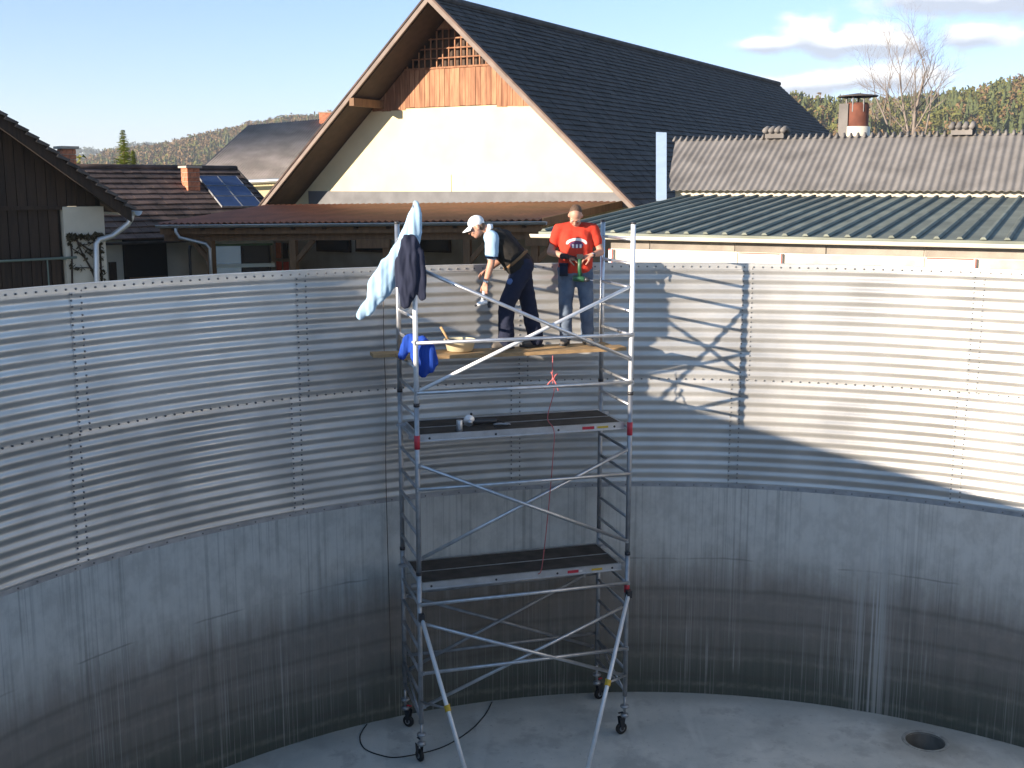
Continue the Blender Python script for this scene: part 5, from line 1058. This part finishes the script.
# silver impact tool in the bending man's hand
W2 = V((.10, 13.72, ZT)); IT = thing('air_wrench', W2+V((-.43, -.21, .60)), 'small silver wrench tool hanging from the hand of the bending man', 'tool'); ip = lambda x, y, z: W2+V((-.43+x, -.205+y, .60+z))
b = MB(); b.tube([ip(.0, 0, .13), ip(-.012, 0, .05), ip(-.02, 0, .0)], [.018, .019, .022], 14); b.build('grip', M_ALU_BRIGHT, IT, smooth=True)
b = MB(); b.tube([ip(.035, .01, -.02), ip(-.03, 0, -.03), ip(-.075, -.01, -.05), ip(-.085, -.01, -.055)], [.024, .030, .026, .016], 16); b.build('motor_housing', M_ALU_BRIGHT, IT, smooth=True)
b = MB(); b.tube([ip(-.085, -.01, -.055), ip(-.115, -.012, -.067)], .012, 8); b.build('socket', M_DKM, IT); b = MB(); b.tube([ip(.05, .01, -.02), ip(.06, .01, -.09)], [.022, .018], 12); b.build('air_inlet', M_DKM, IT, smooth=True)
# tub with hammer handle
tb = at(460, 348, 13.50); tb.z = ZT; M_TUB = mat('cream_plastic', (.70, .62, .42), .5, 0, var=.08)
TUB = thing('plastic_tub', tb, 'shallow cream plastic tub on the plank left of the bending man', 'tub'); b = MB(); b.lathe([(.155, 0), (.185, .12), (.195, .125), (.195, .135), (.178, .133), (.148, .015), (.02, .012)], 30, tb); b.build('bowl', M_TUB, TUB, smooth=True)
b = MB(); b.lathe([(.160, .05), (.172, .052), (.172, .10), (.166, .102)], 30, tb); b.build('dark_contents', M_DKM, TUB) if False else None
b = MB(); b.lathe([(.165, .095), (.02, .11)], 24, tb); b.build('bolts_inside', M_DKM, TUB)
hm = tb+V((-.11, .02, .07)); HM = thing('hammer', hm, 'hammer standing in the cream tub with its wooden handle sticking up', 'hammer'); b = MB(); b.tube([hm, hm+V((-.12, 0, .21))], [.014, .017], 10); b.build('handle', M_PLANK, HM, smooth=True); b = MB(); b.tube([hm+V((-.03, -.05, .05)), hm+V((.02, .06, .04))], .018, 8); b.build('hammer_head', M_DKM, HM)
gb = at(493, 349, 13.3); gb.z = ZT
# can and angle grinder on the upper deck
cb = sc(.54, .17, 3.98); cn_ = MB(); CAN = thing('tin_can', cb, 'silver tin can standing near the front edge of the upper deck', 'can'); cn_.lathe([(.034, 0), (.036, .004), (.036, .128), (.034, .132)], 22, cb); cn_.build('can_body', M_ALU, CAN, smooth=True); b = MB(); b.lathe([(.037, .124), (.037, .131)], 22, cb); b.build('can_rim', M_ALU_BRIGHT, CAN)
gb = sc(.80, .42, 3.98); GRD = thing('angle_grinder', gb, 'dark angle grinder lying on the upper deck behind the tin can', 'grinder'); gq = lambda x, y, z: gb+su*x+sv*y+UP*z
b = MB(); b.tube([gq(-.06, 0, .05), gq(.02, 0, .05), gq(.10, .01, .045), gq(.24, .02, .04), gq(.27, .02, .04)], [.036, .040, .031, .034, .024], 14); b.build('motor_body', M_DKM, GRD, smooth=True)
b = MB(); b.lathe([(.02, -.012), (.066, -.010), (.070, .0), (.02, .012)], 24, gq(-.09, -.03, .07), (su, UP, -sv)); b.build('cutting_disc', M_ALU, GRD); b = MB(); b.tube([gq(-.07, 0, .05), gq(-.08, -.05, .05)], [.03, .028], 12); b.build('gear_head', M_ALU, GRD, smooth=True)
b = MB(); b.tube([gq(-.05, .03, .06), gq(-.03, .10, .10), gq(-.02, .13, .12)], [.014, .018, .016], 10); b.build('side_handle', M_BLK, GRD, smooth=True); b = MB(); b.tube([gq(.27, .02, .04), gq(.34, .0, .02), gq(.38, -.12, .012), gq(.30, -.18, .010), gq(.18, -.16, .010)], .006, 6); b.build('power_lead', M_BLK, GRD, smooth=True)
PG = sc(1.1, .33, 3.985); b = MB(); pg = lambda x, y, z: PG+su*x+sv*y+UP*z; b.tube([pg(-.1, 0, .012), pg(-.02, .01, .014), pg(.05, .03, .012), pg(.1, .01, .010)], [.006, .012, .010, .005], 8); b.tube([pg(-.1, .03, .012), pg(-.02, .012, .014), pg(.05, -.02, .012), pg(.1, -.03, .010)], [.006, .012, .010, .005], 8)
tag(b.build_at('pliers', M_ALU_DULL, PG, True), 'dull grey pliers lying right of the grinder on the upper deck', 'pliers')

# ------------------------------------------------------------------ clothes hung on the tower
def garment(name, parts, Y, m, lab, flat=.45, folds=.018, fs=9., cat='jacket'):
    """parts: chains of (px, py, radius in px) hung at depth Y, flattened in depth."""
    b = MB(); k = Y/F_PX; c0 = at(parts[0][0][0], parts[0][0][1], Y)
    for ch in parts: b.chain([(V(((p := at(x, y, Y)).x-c0.x, (dy[0] if dy else 0)/flat, p.z-c0.z)), r*k) for x, y, r, *dy in ch], 12)
    for i in range(len(b.v)): b.v[i] = (b.v[i][0], b.v[i][1]*flat, b.v[i][2])
    o = blob(name, b, m, None, .011, 4, .5, folds, fs, fdir=(1.5, 1, .28), top=Matrix.Translation(c0)); return tag(o, lab, cat)
YG = 12.60
garment('jacket', [[(415, 204, 3.5), (414, 215, 6.5), (412, 232, 9.5), (408, 248, 12), (398, 262, 13), (388, 274, 14), (380, 286, 13), (374, 296, 8)], [(383, 284, 10), (372, 300, 6.5), (361, 315, 4.5)], [(390, 280, 9), (380, 298, 5), (366, 314, 3)]], YG, M_PALEBL, 'pale blue jacket draped over the top of the left scaffold pole with one sleeve trailing',   .5, .026, 7)
garment('pullover', [[(411, 243, 10, -.05), (411, 258, 12.5, -.07), (411, 274, 12, -.07), (407, 291, 10, -.06), (405, 302, 6, -.05)], [(418, 252, 6, -.08), (421, 272, 5, -.08), (422, 296, 4.5, -.08)], [(402, 262, 7, -.04), (400, 284, 5, -.04)]], YG-.05, M_NAVY, 'navy pullover hanging over the pale blue jacket on the scaffold pole', .5, .026, 10, 'pullover')
garment('jacket', [[(412, 340, 6), (420, 343, 9, -.03), (423, 354, 13, -.05), (425, 364, 11, -.05), (423, 371, 6, -.05)], [(410, 340, 7), (406, 348, 6.5), (402, 356, 4)], [(430, 350, 7, -.05), (434, 362, 4.5, -.05)]], YG+.17, M_BLUE, 'bright blue jacket slung over a rung of the left scaffold frame below the pullover', .5, .018, 11)
# inner stick carrying the pale jacket above the pole
bar('pole_extension', sc(0, 0, TOP), sc(0, 0, TOP+.22), .014, M_ALU, SCF)

# ------------------------------------------------------------------ cords
def curve_pts(pts, n=8):
    out = []
    for i in range(len(pts)-1):
        p0, p1, p2, p3 = pts[max(i-1, 0)], pts[i], pts[i+1], pts[min(i+2, len(pts)-1)]
        for k in range(n): t = k/n; out.append(.5*((2*p1)+(p2-p0)*t+(2*p0-5*p1+4*p2-p3)*t*t+(3*p1-p0-3*p2+p3)*t**3))
    return out+[pts[-1]]
def cord(name, pts, r, m, lab, cat): b = MB(); b.tube(curve_pts(pts), r, 6); return tag(b.build_at(name, m, pts[0], True), lab, cat)
fl = lambda x, y: atz(x, y, .009)
cord('power_cable', [fl(q, y) for q, y in ((367, 724), (360, 736), (364, 748), (380, 755), (400, 757), (440, 748), (468, 732), (484, 716), (492, 702))], .007, M_BLK, 'thin dark cable looping over the tank floor behind the front left castor', 'cable')
M_ROPE = mat('dark_rope', (.10, .085, .075), .9)
wallp = lambda a, z: pol(a, RT-.03, z)
cord('rope', [wallp(116.2, 5.78), wallp(116.3, 5.0), wallp(116.2, 4.2), wallp(116.35, 3.3), wallp(116.3, 2.0), wallp(116.2, .6)], .005, M_ROPE, 'thin dark rope hanging down the tank wall left of the scaffold', 'rope')
M_PINK = mat('pink_cord', (.50, .13, .13), .8)
cq = sc(1.72, .30, 0)
cord('pink_cord', [cq+UP*4.80, cq+UP*4.50, cq+UP*4.36+su*.02, cq+UP*4.05-su*.06, cq+UP*3.95-su*.08-sv*.30, cq+UP*3.6-su*.1-sv*.32, cq+UP*2.9-su*.16-sv*.32, cq+UP*2.3-su*.22-sv*.30, cq+UP*2.19-su*.25-sv*.25], .006, M_PINK, 'thin pink cord hanging from the plank past the upper deck', 'cord')
b = MB(); k0 = sc(1.72, .27, 4.52)
for d in ((-.10, 0, -.12), (.06, -.02, -.14), (-.03, -.03, .09), (.05, .0, .06)): b.tube(curve_pts([k0, k0+V(d)*.5+V((0, -.02, .02)), k0+V(d)]), .008, 6)
b.ball(k0, .02, 10, 8); tag(b.build_at('ribbon_knot', M_PINK, k0, True), 'loose pink ribbon knot tied on the cord above the upper deck', 'ribbon')

# ------------------------------------------------------------------ haze
hm_ = bpy.data.materials.new('haze'); hm_.use_nodes = True; hn = hm_.node_tree; hn.nodes.remove(hn.nodes['Principled BSDF'])
pv_ = N(hn, 'ShaderNodeVolumePrincipled'); pv_.inputs['Color'].default_value = (.86, .92, 1, 1); pv_.inputs['Density'].default_value = .00026; pv_.inputs['Anisotropy'].default_value = .2
LK(hn, pv_.outputs[0], hn.nodes['Material Output'].inputs['Volume'])
b = MB(); b.box((0, 0, 70), (6000, 6000, 144)); tag(b.build('haze', hm_), 'thin pale haze over the far hills', kind='stuff')
